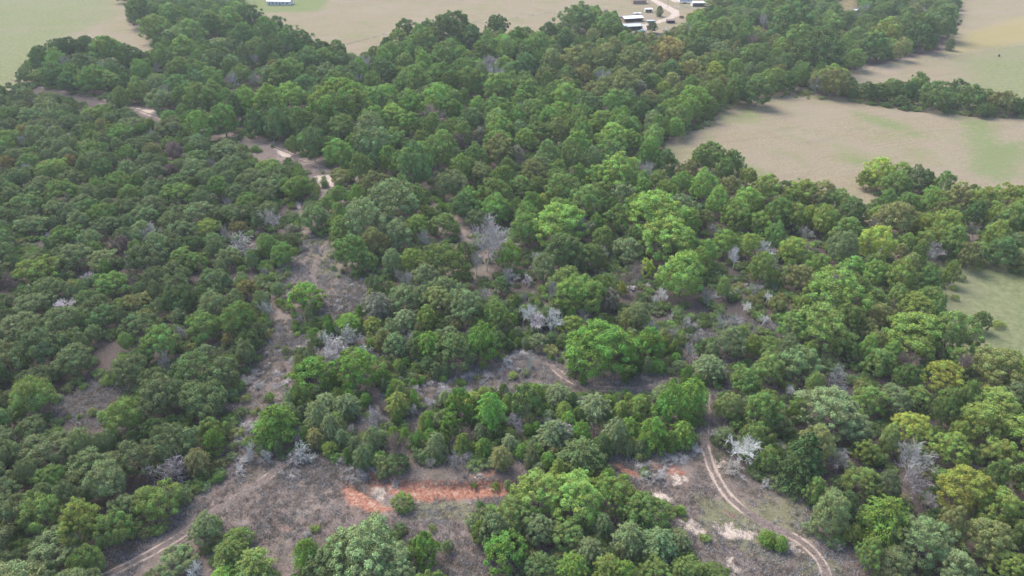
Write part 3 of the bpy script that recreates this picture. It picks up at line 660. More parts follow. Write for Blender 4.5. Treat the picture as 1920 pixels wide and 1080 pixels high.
72,502,80,36,Oy,flat yellow-olive crown in the west wood|390,424,50,30,Oy,yellow-olive crown beside the rusty one|447,424,36,24,Or,rusty crown in the west wood|255,565,50,30,Ot|462,540,40,36,Or|432,635,30,36,Or|285,280,30,26,Ot|190,235,26,24,Or,small rusty crown in the north-west|12,305,34,34,Or,rusty crown at the far left edge|130,300,26,24,Or|42,245,26,24,Or|315,320,30,24,Op|325,280,36,34,Op,mauve bare crown in the west wood|122,570,50,36,DX,silver dead tree in the west wood|160,520,40,24,Wx|40,260,24,30,Dx|80,445,60,26,Wx|20,520,40,40,Wp,mauve brush tangle at the left edge|235,490,30,44,Dx|490,505,26,26,Wx|330,620,50,50,Ws|225,455,40,34,Op|420,375,26,22,Wx
275,480,80,60,Os|340,430,60,44,Oo|370,490,44,36,Og|400,520,50,40,Oo|210,530,70,50,Og|60,570,70,50,Oo|120,440,70,36,Og|200,420,60,40,Oo|60,420,60,36,Oo|270,400,60,40,Oo|500,460,50,50,Og|530,475,50,50,Og
1440,470,40,40,DX|1330,560,36,50,Dx|1290,600,40,50,Wx|1300,630,50,44,Wx|960,520,40,50,Dx|760,520,36,44,Dx|600,470,30,40,Dx|530,620,26,50,Dx|700,770,50,60,Wx|770,770,34,50,Wx|830,560,30,40,Dx|940,690,40,26,Wx|1240,550,30,50,DX|1410,540,30,50,Dx|1520,440,40,40,Dx|1760,470,40,36,Dx|690,660,60,40,WX|620,655,50,40,WX|490,850,40,40,Wx|560,850,50,36,Wx|860,860,60,34,Wx|1300,660,40,40,Dx|1390,880,60,36,Wx|1720,900,60,60,Dx|1650,420,30,40,Dx|1830,430,30,40,Dx|1000,480,24,40,DX
'''
ZONES = [  # polygon in the photo, tints, styles, radius range, height range
 ([(-400,140),(110,175),(230,205),(420,270),(600,335),(560,400),(540,500),(505,590),(500,650),(462,700),(440,850),(300,985),(190,1090),(-500,1300)],
   'ooooooooooogggssoogdd' , ['O']*8+['E']*2, (3.1,5.4), (5.5,8.0), 'west wood'),
 ([(-300,80),(60,90),(230,-60),(460,-60),(660,110),(640,260),(450,250),(300,210),(20,165)], 'ddggggdoosl', ['E']*6+['P','O'], (4.3,6.8), (10,14), 'north-west wood'),
 ([(1000,60),(1400,50),(1420,170),(1240,200),(1020,170)], 'tttdggdgtsg', ['E']*6+['P'], (3.8,5.8), (9,12), 'upper wood'),
 ([(1280,-60),(1800,-60),(1800,80),(1600,130),(1440,180),(1400,160),(1400,50),(1280,30)], 'ddddggggtsy', ['E']*5+['P','O'], (3.8,6.0), (8,11), 'north-east wood'),
 ([(1780,-200),(2600,-200),(2600,30),(1800,14)], 'dddd', ['E'], (4,6), (9,12), 'far hedge'),
 ([(1580,140),(2500,180),(2500,280),(1580,200)], 'ddddgt', ['E','O'], (3,4.6), (5,8), 'hedge'),
 ([(540,540),(760,500),(1340,620),(1340,860),(1090,890),(450,860),(450,760),(560,640)], 'sscccgtsyd', ['C']*5+['L']*3+['O'], (1.5,2.9), (3.5,6.5), 'cedar scrub'),
 ([(1340,560),(1500,300),(2500,300),(2500,1300),(1600,1200),(1500,900),(1340,860)], 'yyytgggggsdlb', ['E']*7+['P']*2+['O'], (3.3,5.6), (8,12), 'east wood'),
 ([(-5000,-5000),(9000,-5000),(9000,9000),(-5000,9000)], 'ggggggbbbbbllds', ['E']*6+['P']*3, (4.2,7.0), (10,14.5), 'middle wood'),
]
STY = dict(O='oak', E='elm', P='pecan', C='cedar', L='plume', K='conifer', D='dead', W='deadlow', B='shrub')
NAME = dict(oak='live_oak', elm='elm_tree', pecan='pecan_tree', cedar='cedar_tree', plume='cedar_tree', conifer='conifer_tree', dead='dead_tree', deadlow='dead_brush', shrub='shrub')
CATG = dict(live_oak='oak', elm_tree='elm', pecan_tree='pecan', cedar_tree='cedar', conifer_tree='conifer', dead_tree='dead tree', dead_brush='dead brush', shrub='shrub')
HLIM = dict(oak=(1.0, 1.8), elm=(1.75, 2.7), pecan=(1.6, 2.5), cedar=(1.5, 2.6), plume=(1.6, 2.7), conifer=(2.2, 2.8), dead=(1.2, 2.6), deadlow=(.9, 1.7), shrub=(.7, 1.5))   # height over radius

def fit(cx, cy_, w, h, style):
    b = S[style][1] if style not in ('dead', 'deadlow') else .15
    x, y = ground_at(cx, cy_, 4.0); H = 8.0; r = 4
    for _ in range(4):
        zc = H * (1 + b) / 2
        x, y = ground_at(cx, cy_, zc)
        dz = CAM_H - zc; depth = y * CP + dz * SP; s = FPX / depth
        dl = math.atan2(dz, y)
        r = w / (2 * s) * (1.06 if style not in ('dead', 'deadlow') else 1.0)
        c = math.sqrt(max((h / (2 * s)) ** 2 - (r * math.sin(dl)) ** 2, .01)) / math.cos(dl)
        H = 2 * c / (1 - b)
        lo, hi = HLIM[style]; H = min(max(H, lo * r), hi * r)
    return float(x), float(y), float(r), float(H)

def lin(c): return np.array(TINT[c]) * (np.array([2.55, 2.35, 1.75]) if c not in 'xXpf' else .85)
trees = []
lmarks = []
for row in CAT.strip().split('\n'):
    for e in row.split('|'):
        p = e.split(',')
        cx, cy_, w, h = map(float, p[:4]); st = STY[p[4][0]]; tc = p[4][1]
        if st in ('dead', 'deadlow') and tc == 's': tc = 'x'
        if st not in ('dead', 'deadlow') and tc == 'X': tc = 's'
        x, y, r, H = fit(cx, cy_, w, h, st)
        t = dict(x=x, y=y, r=r, H=H, st=st, tc=tc, cat=True, px=cx, py=cy_, lm=p[5] if len(p) > 5 else None)
        trees.append(t)
        if t['lm']: lmarks.append((cx, cy_, t['lm']))

lap('# fill between them')
# fill between them
TX = [t['x'] for t in trees]; TY = [t['y'] for t in trees]; TR = [t['r'] for t in trees]
cell = {}
def put(i):
    cell.setdefault((int(TX[i] // 12), int(TY[i] // 12)), []).append(i)
for i in range(len(trees)): put(i)
cat_e = []
for t in trees:
    px, py, dep = project(t['x'], t['y'], t['H'] * .58); s = FPX / float(dep)
    dl = math.atan2(CAM_H, t['y'])
    ch = s * math.hypot(t['r'] * math.sin(dl), t['H'] * .42 * math.cos(dl))
    cat_e.append((float(px), float(py), t['r'] * s, ch, float(dep)))
cat_e = np.array(cat_e); cat_lim = np.array([1.0 if t['st'] in ('dead', 'deadlow') else .74 for t in trees])
def vis_clear(px, py):
    m = np.zeros(len(px), bool)
    for p in VISP.values(): m |= inside(p, px, py)
    return m
ZP = [np.array(z[0], float) for z in ZONES]
g = np.random.default_rng(11)
_an = np.radians(np.arange(0, 360, 30)); _RX = np.concatenate([[0], .92 * np.cos(_an), .5 * np.cos(_an[::3])]); _RY = np.concatenate([[0], .92 * np.sin(_an), .5 * np.sin(_an[::3])])
def try_add(x, y, k, tight=.80, scale=1.0):
    ci, cj = int(x // 12), int(y // 12); near = []
    for a in (-1, 0, 1):
        for b in (-1, 0, 1):
            for i in cell.get((ci + a, cj + b), ()):
                dd = math.hypot(TX[i] - x, TY[i] - y)
                if dd < tight * (TR[i] + 2.2 * scale) * (.9 if trees[i]['cat'] else 1) and TR[i] > 2.6: return
                near.append((dd, i))
    px, py, dep = project(x, y, 5.0); px = float(px); py = float(py)
    zi = next(i for i, p in enumerate(ZP) if inside(p, np.array([px]), np.array([py]))[0])
    z = ZONES[zi]
    r = g.uniform(*z[3]) * scale; H = g.uniform(*z[4]) * (.6 + .4 * scale)
    sty = STY[z[2][g.integers(len(z[2]))]]; tc = z[1][g.integers(len(z[1]))]
    if sty == 'oak': H = min(H, 7.5); r *= 1.05
    for dd, i in near:
        if dd < tight * (TR[i] + r) * (.9 if trees[i]['cat'] else 1): return
    s = FPX / float(dep); dl = math.atan2(CAM_H, y)
    pc, pcy, _ = project(x, y, H * .58); pc = float(pc); pcy = float(pcy)
    ch = s * math.hypot(r * math.sin(dl), H * .42 * math.cos(dl)); rw = r * s
    qx = pc + _RX * rw
    qy = pcy + _RY * ch
    if vis_clear(qx, qy).any(): return
    nearer = float(dep) < cat_e[:, 4] + 1.0
    d = np.hypot((cat_e[:, 0] - pc) / (cat_e[:, 2] + rw), (cat_e[:, 1] - pcy) / (cat_e[:, 3] + ch))
    if (nearer & (d < cat_lim)).any(): return
    if g.random() < (.15 if zi == 6 else .07 if zi in (7, 8) and pcy > 400 else .045) and zi not in (4, 5): sty, tc = ('dead' if sty != 'oak' else 'deadlow'), g.choice(list('xxxp'))
    trees.append(dict(x=x, y=y, r=r, H=H, st=sty, tc=str(tc), cat=False, px=pc, py=pcy, lm=None, zone=z[5]))
    TX.append(x); TY.append(y); TR.append(r); put(len(trees) - 1)

def sample_pass(n, tight, scale, margin=45):
    k = 0
    yy = 70 + 700 * g.uniform(0, 1, n * 3) ** 1.15; half = (yy * CP + CAM_H * SP) * 960 / FPX + margin
    xx = g.uniform(-1, 1, n * 3) * (770 * CP * .73 + 90)
    ok = np.abs(xx) < half
    xx = xx[ok]; yy = yy[ok]
    px, py, _ = project(xx, yy, 5.0)
    keep = ~vis_clear(px, py)
    # open country beyond the frame stays open
    far = (yy > 560) & (wav(xx, yy, 90) > -.15) & ~((px > 230) & (px < 460)) & ~((px > 1330) & (px < 1800))
    keep &= ~far
    for x, y in zip(xx[keep], yy[keep]): try_add(float(x), float(y), k, tight, scale)
sample_pass(9000, .80, 1.25)
sample_pass(8000, .74, 1.0)
sample_pass(5000, .70, .75)
def sample_box(n, x0, x1, y0, y1, tight, scale):
    px = g.uniform(x0, x1, n); py = g.uniform(y0, y1, n); xx, yy = ground_at(px, py, 3.0)
    for x, y in zip(xx, yy): try_add(float(x), float(y), 0, tight, scale)
sample_box(5000, 430, 1345, 560, 880, .60, .72)
sample_box(4000, -40, 1960, 380, 1120, .72, .62)
sample_box(2500, -40, 1960, 60, 420, .72, .7)
# saplings and bushes straying over the edges of the clearings
nb = 0
for k, q in (('strip_a', 20), ('strip_b', 14), ('strip_c', 12), ('mid', 30), ('south_w', 12), ('south_e', 18), ('gap_w', 12), ('creek_b', 5), ('creek_c', 10), ('creek_d', 4), ('path_n', 14), ('glade_e', 6), ('hollow_n', 5)):
    pp = VISP[k]; made = 0; tries = 0
    while made < q and tries < 900:
        tries += 1
        px = g.uniform(pp[:, 0].min(), pp[:, 0].max()); py = g.uniform(pp[:, 1].min(), pp[:, 1].max()); a_ = np.array([px]); b_ = np.array([py])
        if not inside(pp, a_, b_)[0] or py > 1078: continue
        e_ = seg_dist(pp, a_, b_, True)[0]
        if e_ > 14 and g.random() > (.04 if k.startswith(('strip', 'mid', 'path')) else .02): continue
        x, y = map(float, ground_at(px, py))
        if min(seg_dist(T[::3], np.array([x]), np.array([y]))[0] for T in (T1, T2, T3, T4)) < 2.4: continue
        if any(math.hypot(TX[i] - x, TY[i] - y) < .5 * TR[i] for i in range(len(cat_e))): continue
        r = g.uniform(.5, 1.35) * (1.5 if py < 400 else 1); st = 'shrub' if g.random() < .45 else ('cedar' if g.random() < .45 else 'deadlow')
        H = r * g.uniform(1.0, 1.6) * (1.4 if st == 'cedar' else 1)
        tc = g.choice(list('csgcyt')) if st != 'deadlow' else g.choice(list('xxp'))
        trees.append(dict(x=x, y=y, r=r, H=H, st=st, tc=str(tc), cat=False, px=px, py=py - 4, lm=None)); TX.append(x); TY.append(y); TR.append(r); put(len(trees) - 1); made += 1
for t in trees:
    if 'zone' not in t:
        t['zone'] = ZONES[next(i for i, p in enumerate(ZP) if inside(p, np.array([t['px']]), np.array([t['py']]))[0])][5]
print('trees', len(trees), 'catalogued', len(cat_e))

lap(' how much of each tree')
# how much of each tree the view shows: coarse depth buffer of ellipses, front to back
BW, BH = 480, 270
buf = np.full((BH, BW), -1, int)
info = []
for i, t in enumerate(trees):
    px, py, dep = project(t['x'], t['y'], t['H'] * .58); s = FPX / float(dep); dl = math.atan2(CAM_H, t['y'])
    ch = s * math.hypot(t['r'] * math.sin(dl), t['H'] * .42 * math.cos(dl))
    info.append((float(dep), float(px) / 4, float(py) / 4, max(t['r'] * s / 4, .6), max(ch / 4, .6), i))
for dep, px, py, rw, ch, i in sorted(info, reverse=True):
    x0, x1 = max(0, int(px - rw)), min(BW, int(px + rw) + 2); y0, y1 = max(0, int(py - ch)), min(BH, int(py + ch) + 2)
    if x0 >= x1 or y0 >= y1: continue
    gx, gy = np.meshgrid(np.arange(x0, x1) + .5, np.arange(y0, y1) + .5)
    m = ((gx - px) / rw) ** 2 + ((gy - py) / ch) ** 2 < 1
    buf[y0:y1, x0:x1][m] = i
cnt = np.bincount(buf[buf >= 0], minlength=len(trees))
for i, t in enumerate(trees): t['vis'] = int(cnt[i])
bykind = {}
for t in trees:
    t['name'] = NAME[t['st']]
    bykind.setdefault(t['name'], []).append(t)
single, mass = [], []
for k, L in bykind.items():
    L.sort(key=lambda t: -(t['vis'] + (1000 if t['cat'] and t['vis'] > 0 else 0)))
    for j, t in enumerate(L):
        (single if (j < 300 and t['vis'] >= 2) else mass).append(t)
print('singles', len(single), 'mass', len(mass), {k: (len(L), sum(t['vis'] >= 3 for t in L)) for k, L in bykind.items()})

# ------------------------------------------------------------------ labels
KWORD = dict(live_oak='oak', elm_tree='elm', pecan_tree='pecan', cedar_tree='cedar', conifer_tree='conifer', dead_tree='tree', dead_brush='dead brush', shrub='bush')
EXTRA = [(520,3,'the white farmhouse'), (1185,35,'the white farm roofs'), (1872,104,'the black cow'), (800,915,'the red eroded bank'), (1360,930,'the sandy track'), (200,740,'the dusky western opening'),
         (600,500,'the northern strip of bare ground'), (520,280,'the pale creek path'), (850,390,'the reddish woodland path'), (720,330,'the dark hollow'), (480,720,'the bare western strip'), (1850,570,'the eastern green glade'),
         (270,215,'the pale creek bend'), (1400,1000,'the white clay patches'), (140,60,'the north-west green field'), (620,340,'the pale rocks'), (1500,250,'the tan eastern field')]
LM = [(a, b, 'the ' + c) for a, b, c in lmarks if len(c.split()) <= 6] + EXTRA
LMA = np.array([(a, b) for a, b, _ in LM])
def where(t):
    d = np.hypot((LMA[:, 0] - t['px']), (LMA[:, 1] - t['py']) * 1.2)
    d[d < 5] = 1e9
    i = int(np.argmin(d)); dx = t['px'] - LMA[i, 0]; dy = t['py'] - LMA[i, 1]
    a = math.degrees(math.atan2(-dy, dx)) % 360
    w = ['right of', 'behind-right of', 'behind', 'behind-left of', 'left of', 'front-left of', 'before', 'front-right of'][int((a + 22.5) // 45) % 8]
    dist = d[i]
    q = 'just ' if dist < 45 else ('' if dist < 110 else 'far ')
    return q + w + ' ' + LM[i][2]
def label_of(t):
    k = KWORD[t['name']]; size = 'small' if t['r'] < 2.6 else ('large' if t['r'] > 5.2 else 'mid-sized')
    return f"{size} {WORD[t['tc']]} {k}"
groups = {}
for t in single:
    if t['lm']:
        t['label'] = t['lm']
        if len(t['lm'].split()) < 4: t['label'] = t['lm'] + ' in view'
    else:
        t['label'] = label_of(t) + ' ' + where(t)
    groups.setdefault(t['label'], []).append(t)
ORD = ['', 'second', 'third', 'fourth', 'fifth', 'sixth', 'seventh', 'eighth', 'ninth', 'tenth', 'eleventh', 'twelfth']
NUM = ['', '', 'two', 'three', 'four', 'five', 'six', 'seven', 'eight', 'nine', 'ten', 'eleven', 'twelve']
for lab, L in groups.items():
    n = len(L)
    if n == 1: continue
    L.sort(key=lambda t: t['px'])
    core = lab.split(' ')
    for i, t in enumerate(L):
        if i == 0: pre = 'leftmost'
        elif i == n - 1: pre = 'rightmost'
        else: pre = (ORD[i] if i < 12 else 'middle') + '-from-left'
        t['label'] = f"{pre} {lab}"
for t in single:
    if len(t['label'].split()) > 16: print('LONG', t['label'])
lap('------ build the trees')
# ------------------------------------------------------------------ build the trees
def hull_seed(t, n): return int(abs(t['x'] * 131.7 + t['y'] * 57.3)) % n
def jit(tc, s):
    r = np.random.default_rng(s); c = lin(tc) * (1 + r.normal() * .13)
    return [float(v) for v in np.clip(c * (1 + r.normal(size=3) * .03), .005, .9)]
def xf(t):
    i = hull_seed(t, 997); r = np.random.default_rng(i)
    rz = r.uniform(0, 6.28)
    return rz, float(gz(t['x'], t['y'])) - .05
for t in single:
    root = bpy.data.objects.new(t['name'], None); C.objects.link(root)
    rz, z = xf(t)
    root.location = (t['x'], t['y'], z); root.rotation_euler = (0, 0, rz); root.scale = (t['r'], t['r'], t['H'])
    root.empty_display_size = .2
    root['label'] = t['label']; root['category'] = CATG[t['name']]; root['group'] = {'live_oak': 'oaks', 'elm_tree': 'elms', 'pecan_tree': 'pecans', 'cedar_tree': 'cedars', 'dead_tree': 'bare dead trees',
        'dead_brush': 'dead brush heaps', 'shrub': 'low bushes', 'conifer_tree': 'conifers'}[t['name']] + ' of the ' + t['zone']
    tint = jit(t['tc'], hull_seed(t, 9973)); ms = S[t['st']][0]
    me = ms[hull_seed(t, 7919) % len(ms)]
    nm = 'branches' if t['st'] in ('dead', 'deadlow') else 'crown'
    o = bpy.data.objects.new(nm, me); o['tint'] = tint; link(o, root)
    if nm == 'crown' and t['st'] != 'shrub':
        tr = bpy.data.objects.new('trunk', TRUNK[hull_seed(t, 7919) % len(TRUNK)]); link(tr, root)
        if t['st'] in ('cedar', 'plume', 'conifer'): tr.scale = (.55, .55, .8)

lap('--------------- masses')
# ------------------------------------------------------------------ masses: one object each, meshes of the single trees on points
def scatter(name, meshes, pts, scl, rot, tint, which, kind='stuff'):
    """one object whose geometry nodes set the given meshes on its points"""
    n = len(pts)
    me = bpy.data.meshes.new(name); me.vertices.add(n); me.vertices.foreach_set('co', np.asarray(pts, np.float32).ravel())
    for nm, typ, arr, f in (('scl', 'FLOAT_VECTOR', scl, 'vector'), ('rot', 'FLOAT_VECTOR', rot, 'vector'), ('tint', 'FLOAT_COLOR', np.c_[tint, np.ones(n)], 'color'), ('which', 'INT', which, 'value')):
        a = me.attributes.new(nm, typ, 'POINT'); a.data.foreach_set(f, np.asarray(arr, np.int32 if typ == 'INT' else np.float32).ravel())
    me.update()
    o = link(bpy.data.objects.new(name, me)); o['kind'] = kind
    ng = bpy.data.node_groups.new(name + '_nodes', 'GeometryNodeTree')
    ng.interface.new_socket('Geometry', in_out='INPUT', socket_type='NodeSocketGeometry'); ng.interface.new_socket('Geometry', in_out='OUTPUT', socket_type='NodeSocketGeometry')
    N = ng.nodes; Lk = ng.links
    gi = N.new('NodeGroupInput'); go = N.new('NodeGroupOutput')
    join = N.new('GeometryNodeGeometryToInstance')
    srcs = []
    for m in meshes:
        so = src_obj(m)
        oi = N.new('GeometryNodeObjectInfo'); oi.inputs['Object'].default_value = so; oi.inputs['As Instance'].default_value = False
        srcs.append(oi)
    for oi in reversed(srcs): Lk.new(oi.outputs['Geometry'], join.inputs[0])
    iop = N.new('GeometryNodeInstanceOnPoints'); iop.inputs['Pick Instance'].default_value = True
    def na(nm, typ):
        a = N.new('GeometryNodeInputNamedAttribute'); a.data_type = typ; a.inputs[0].default_value = nm
        return next(s for s in a.outputs if s.enabled and s.name == 'Attribute')
    Lk.new(gi.outputs[0], iop.inputs['Points']); Lk.new(join.outputs[0], iop.inputs['Instance'])
    Lk.new(na('which', 'INT'), iop.inputs['Instance Index'])
    e2r = N.new('FunctionNodeEulerToRotation'); Lk.new(na('rot', 'FLOAT_VECTOR'), e2r.inputs[0]); Lk.new(e2r.outputs[0], iop.inputs['Rotation'])
    Lk.new(na('scl', 'FLOAT_VECTOR'), iop.inputs['Scale'])
    Lk.new(iop.outputs[0], go.inputs[0])
    md = o.modifiers.new('scatter', 'NODES'); md.node_group = ng
    return o
_src = {}
def src_obj(m):
    if m.name not in _src:
        _src[m.name] = next((o for o in C.objects if o.type == 'MESH' and o.data == m), None)
        if _src[m.name] is None:
            o = bpy.data.objects.new(m.name, m); _src[m.name] = o
    return _src[m.name]

for st in ('oak', 'elm', 'pecan', 'cedar', 'plume', 'dead', 'deadlow', 'shrub'):
    L = [t for t in mass if t['st'] == st]
    if not L: continue
    ms = S[st][0]
    nm = dict(oak='oak_foliage', elm='elm_foliage', pecan='pecan_foliage', cedar='cedar_foliage', plume='cedar_foliage', dead='dead_branches_undergrowth', deadlow='dead_undergrowth', shrub='undergrowth')[st]
    R = [xf(t) for t in L]
    scatter(nm, ms, [(t['x'], t['y'], r[1]) for t, r in zip(L, R)], [(t['r'], t['r'], t['H']) for t in L], [(0, 0, r[0]) for r in R],
            [jit(t['tc'], hull_seed(t, 9973)) for t in L], [hull_seed(t, 7919) % len(ms) for t in L])

lap('# undergrowth beneath')
# undergrowth beneath the woods
g = np.random.default_rng(23)
ux = g.uniform(-330, 330, 70000); uy = 72 + 398 * g.uniform(0, 1, 70000) ** 1.2
px, py, dep = project(ux, uy, 1.0)
ok = (np.abs(px - 960) < 1100) & ~vis_clear(px, py)
p2x, p2y, _ = project(ux, uy, 2.6); ok &= ~vis_clear(p2x, p2y)
TXa = np.array(TX); TYa = np.array(TY); TRa = np.array(TR)
ux, uy = ux[ok], uy[ok]
sub = g.permutation(len(ux))[:26000]; ux, uy = ux[sub], uy[sub]
dmin = np.full(len(ux), 99.0)
for x, y, r_ in zip(TXa, TYa, TRa):
    s_ = np.abs(ux - x) < 2.3 * r_
    dmin[s_] = np.minimum(dmin[s_], np.hypot(ux[s_] - x, uy[s_] - y) / r_)
ok = (dmin > .7) & (dmin < 2.2)
ux, uy = ux[ok][:13000], uy[ok][:13000]
n = len(ux); r = g.uniform(.9, 2.2, n)
tc = [lin(c) * g.uniform(.8, 1.15) for c in g.choice(list('ddgggostd'), n)]
scatter('undergrowth', S['shrub'][0], np.c_[ux, uy, gz(ux, uy) - .1], np.c_[r, r, r * g.uniform(.7, 1.4, n)], np.c_[np.zeros(n), np.zeros(n), g.uniform(0, 6.28, n)], tc, g.integers(0, 3, n))
print('undergrowth', n)

lap('# dry weeds of the')
# fallen dead brush lying about the scrub and the clearing edges
g = np.random.default_rng(57)
bx_ = g.uniform(0, 1, 9000); pxs = g.uniform(440, 1480, 9000); pys = g.uniform(430, 905, 9000)
bX, bY = ground_at(pxs, pys)
dm = np.full(9000, 99.0)
for x, y, r_ in zip(TX, TY, TR):
    s_ = np.abs(bX - x) < 2.6 * r_
    dm[s_] = np.minimum(dm[s_], np.hypot(bX[s_] - x, bY[s_] - y) / r_)
okb = (dm > .95) & (dm < 2.0) & (wav(bX, bY, 11) > -.1)
for T in (T1, T2, T3, T4): okb &= seg_dist(T[::3], bX, bY) > 2.6
bX, bY = bX[okb][:420], bY[okb][:420]; n = len(bX); r = g.uniform(.8, 2.1, n)
scatter('brushwood', DEADS, np.c_[bX, bY, gz(bX, bY) - .1], np.c_[r, r, r * g.uniform(.5, 1.1, n)], np.c_[g.normal(size=(n, 2)) * .2, g.uniform(0, 6.28, n)],
        np.array([[.36, .335, .315]]) * g.uniform(.7, 1.3, (n, 1)), g.integers(0, 3, n))
print('brush', n)

# dry weeds of the clearings
def weed_mesh(seed, stalks, h, spread, name):
    q = np.random.default_rng(seed); V = []; Fc = []
    lv = []
    for i in range(stalks):
        p = np.array([*(q.normal(size=2) * spread), -.05]); d = unit(np.array([q.normal() * .6, q.normal() * .6, 1.0])); L_ = h * q.uniform(.5, 1.2); w = q.uniform(.02, .045)
        side = unit(np.cross(d, q.normal(size=3))); v = q.uniform()
        for s in range(3):
            e = p + d * L_ / 3; n0 = len(V); w2 = w * .75
            V += [p - side * w, p + side * w, e + side * w2, e - side * w2]; Fc.append([n0, n0+1, n0+2, n0+3]); lv += [v] * 4
            p = e; w = w2; d = unit(d + q.normal(size=3) * .45 + np.array([0, 0, -.25]))
    return np_mesh(name, V, Fc, [LEAF], attrs=dict(leafv=lv, lobev=lv))
WEED = [weed_mesh(300 + i, 26, .62, .32, 'weeds') for i in range(5)]
g = np.random.default_rng(31)
wx = g.uniform(-128, 110, 170000); wy = g.uniform(76, 250, 170000)
px, py, dep = project(wx, wy, 0)
m = np.zeros(len(wx), bool)
for k in ('south_w', 'south_e', 'strip_a', 'strip_b', 'mid', 'gap_w', 'lane_e'):
    pp = VISP[k]; c = pp.mean(0); m |= inside((pp - c) * 1.12 + c, px, py)
m |= (py > 600) & (np.abs(px - 960) < 560)
for ctl, hw in ((T1, 1.25), (T2, .95), (T3, .9), (T4, .7)): m &= seg_dist(ctl[::3], wx, wy) > hw
bare = np.full(len(wx), -9.0)
for p in ([(676,880),(722,886),(716,926),(704,922)], [(640,905),(668,914),(738,956),(700,962),(656,948),(644,925)], [(716,893),(790,902),(870,904),(958,901),(956,922),(870,928),(800,934),(730,918)],
          [(1130,868),(1165,872),(1205,896),(1180,893)], [(1222,872),(1262,874),(1290,892),(1272,896),(1240,886)], [(1215,928),(1240,926),(1262,936),(1250,948),(1222,942)], [(1274,976),(1296,978),(1318,998),(1300,998)],
          [(1338,984),(1350,996),(1370,982),(1372,998),(1412,1000),(1408,1006),(1360,1008),(1344,1002)]):
    bare = np.maximum(bare, sdf(P(p), wx, wy))
m &= bare + .8 * wav(wx, wy, .9) < .1
m &= (g.uniform(0, 1, len(wx)) < .5 + .7 * wav(wx, wy, 5.5))
wx, wy = wx[m][:40000], wy[m][:40000]; n = len(wx)
base = np.where((g.uniform(0, 1, n) + .5 * wav(wx - 20, wy + 9, 14))[:, None] < .5, np.array([[.30, .27, .275]]), np.array([[.20, .155, .13]]))
grn = (wav(wx + 30, wy, 9) > .55) & (g.uniform(0, 1, n) < .5)
base = np.where(grn[:, None], np.array([[.15, .165, .09]]), base) * g.uniform(.75, 1.2, (n, 1))
s = g.uniform(.7, 1.35, n)
scatter('dry_grass', WEED, np.c_[wx, wy, gz(wx, wy)], np.c_[s, s, s], np.c_[g.normal(size=(n, 2)) * .1, g.uniform(0, 6.28, n)], base, g.integers(0, 5, n))
print('weeds', n)

lap('--------- the farmyard')
# ------------------------------------------------------------------ the farmyard and the other far buildings
WHITE = simple_mat('white_metal_roof', (.58, .58, .61), .5, .06, .6)
GREYR = simple_mat('grey_roof', (.36, .37, .40), .6, .1, .8)
BROWN = simple_mat('brown_roof', (.16, .11, .09), .85, .2, 1.0)
WALLW = simple_mat('painted_wall', (.46, .45, .44), .8, .08, .8)
WALLB = simple_mat('brick_wall', (.24, .15, .12), .9, .2, 1.5)
DARK = simple_mat('dark_interior', (.035, .035, .04), .9, .1, 1)
WOODP = simple_mat('weathered_wood', (.19, .16, .14), .9, .2, 6)
BLUE = simple_mat('blue_tarp', (.32, .48, .60), .5, .1, 2)
STEEL = simple_mat('galvanised_steel', (.45, .46, .47), .5, .1, 4, metallic=.4)
RED = simple_mat('red_paint', (.36, .10, .07), .6, .15, 2)
RUB = simple_mat('black_rubber', (.03, .03, .03), .9, .1, 4)
GLASS = simple_mat('window_glass', (.05, .06, .07), .15, .1, 2)
HAIR = simple_mat('black_hair', (.012, .011, .012), .8, .3, 12)

def thing(name, label, cat, px, py, rz=0.0, group=None):
    x, y = ground_at(px, py); x = float(x); y = float(y)
    o = bpy.data.objects.new(name, None); C.objects.link(o)
    o.location = (x, y, float(gz(x, y))); o.rotation_euler = (0, 0, rz); o.empty_display_size = .5
    o['label'] = label; o['category'] = cat
    if group: o['group'] = group
    return o

def gable(mb, hx, hy, z0, rise, over=.4, th=.12):
    """gable roof with the ridge along x"""
    for s in (-1, 1):
        e = hy + over; zl = z0 - rise * over / hy
        a = [(-hx - over, s * e, zl), (hx + over, s * e, zl), (hx + over, 0, z0 + rise), (-hx - over, 0, z0 + rise)]
        b = [(x, y, z + th) for x, y, z in a]
        n = len(mb.v); mb.v += a + b
        f = [[0, 1, 2, 3], [7, 6, 5, 4], [0, 4, 5, 1], [1, 5, 6, 2], [2, 6, 7, 3], [3, 7, 4, 0]]
        mb.f += [[n + i for i in (q if s > 0 else q[::-1])] for q in f]

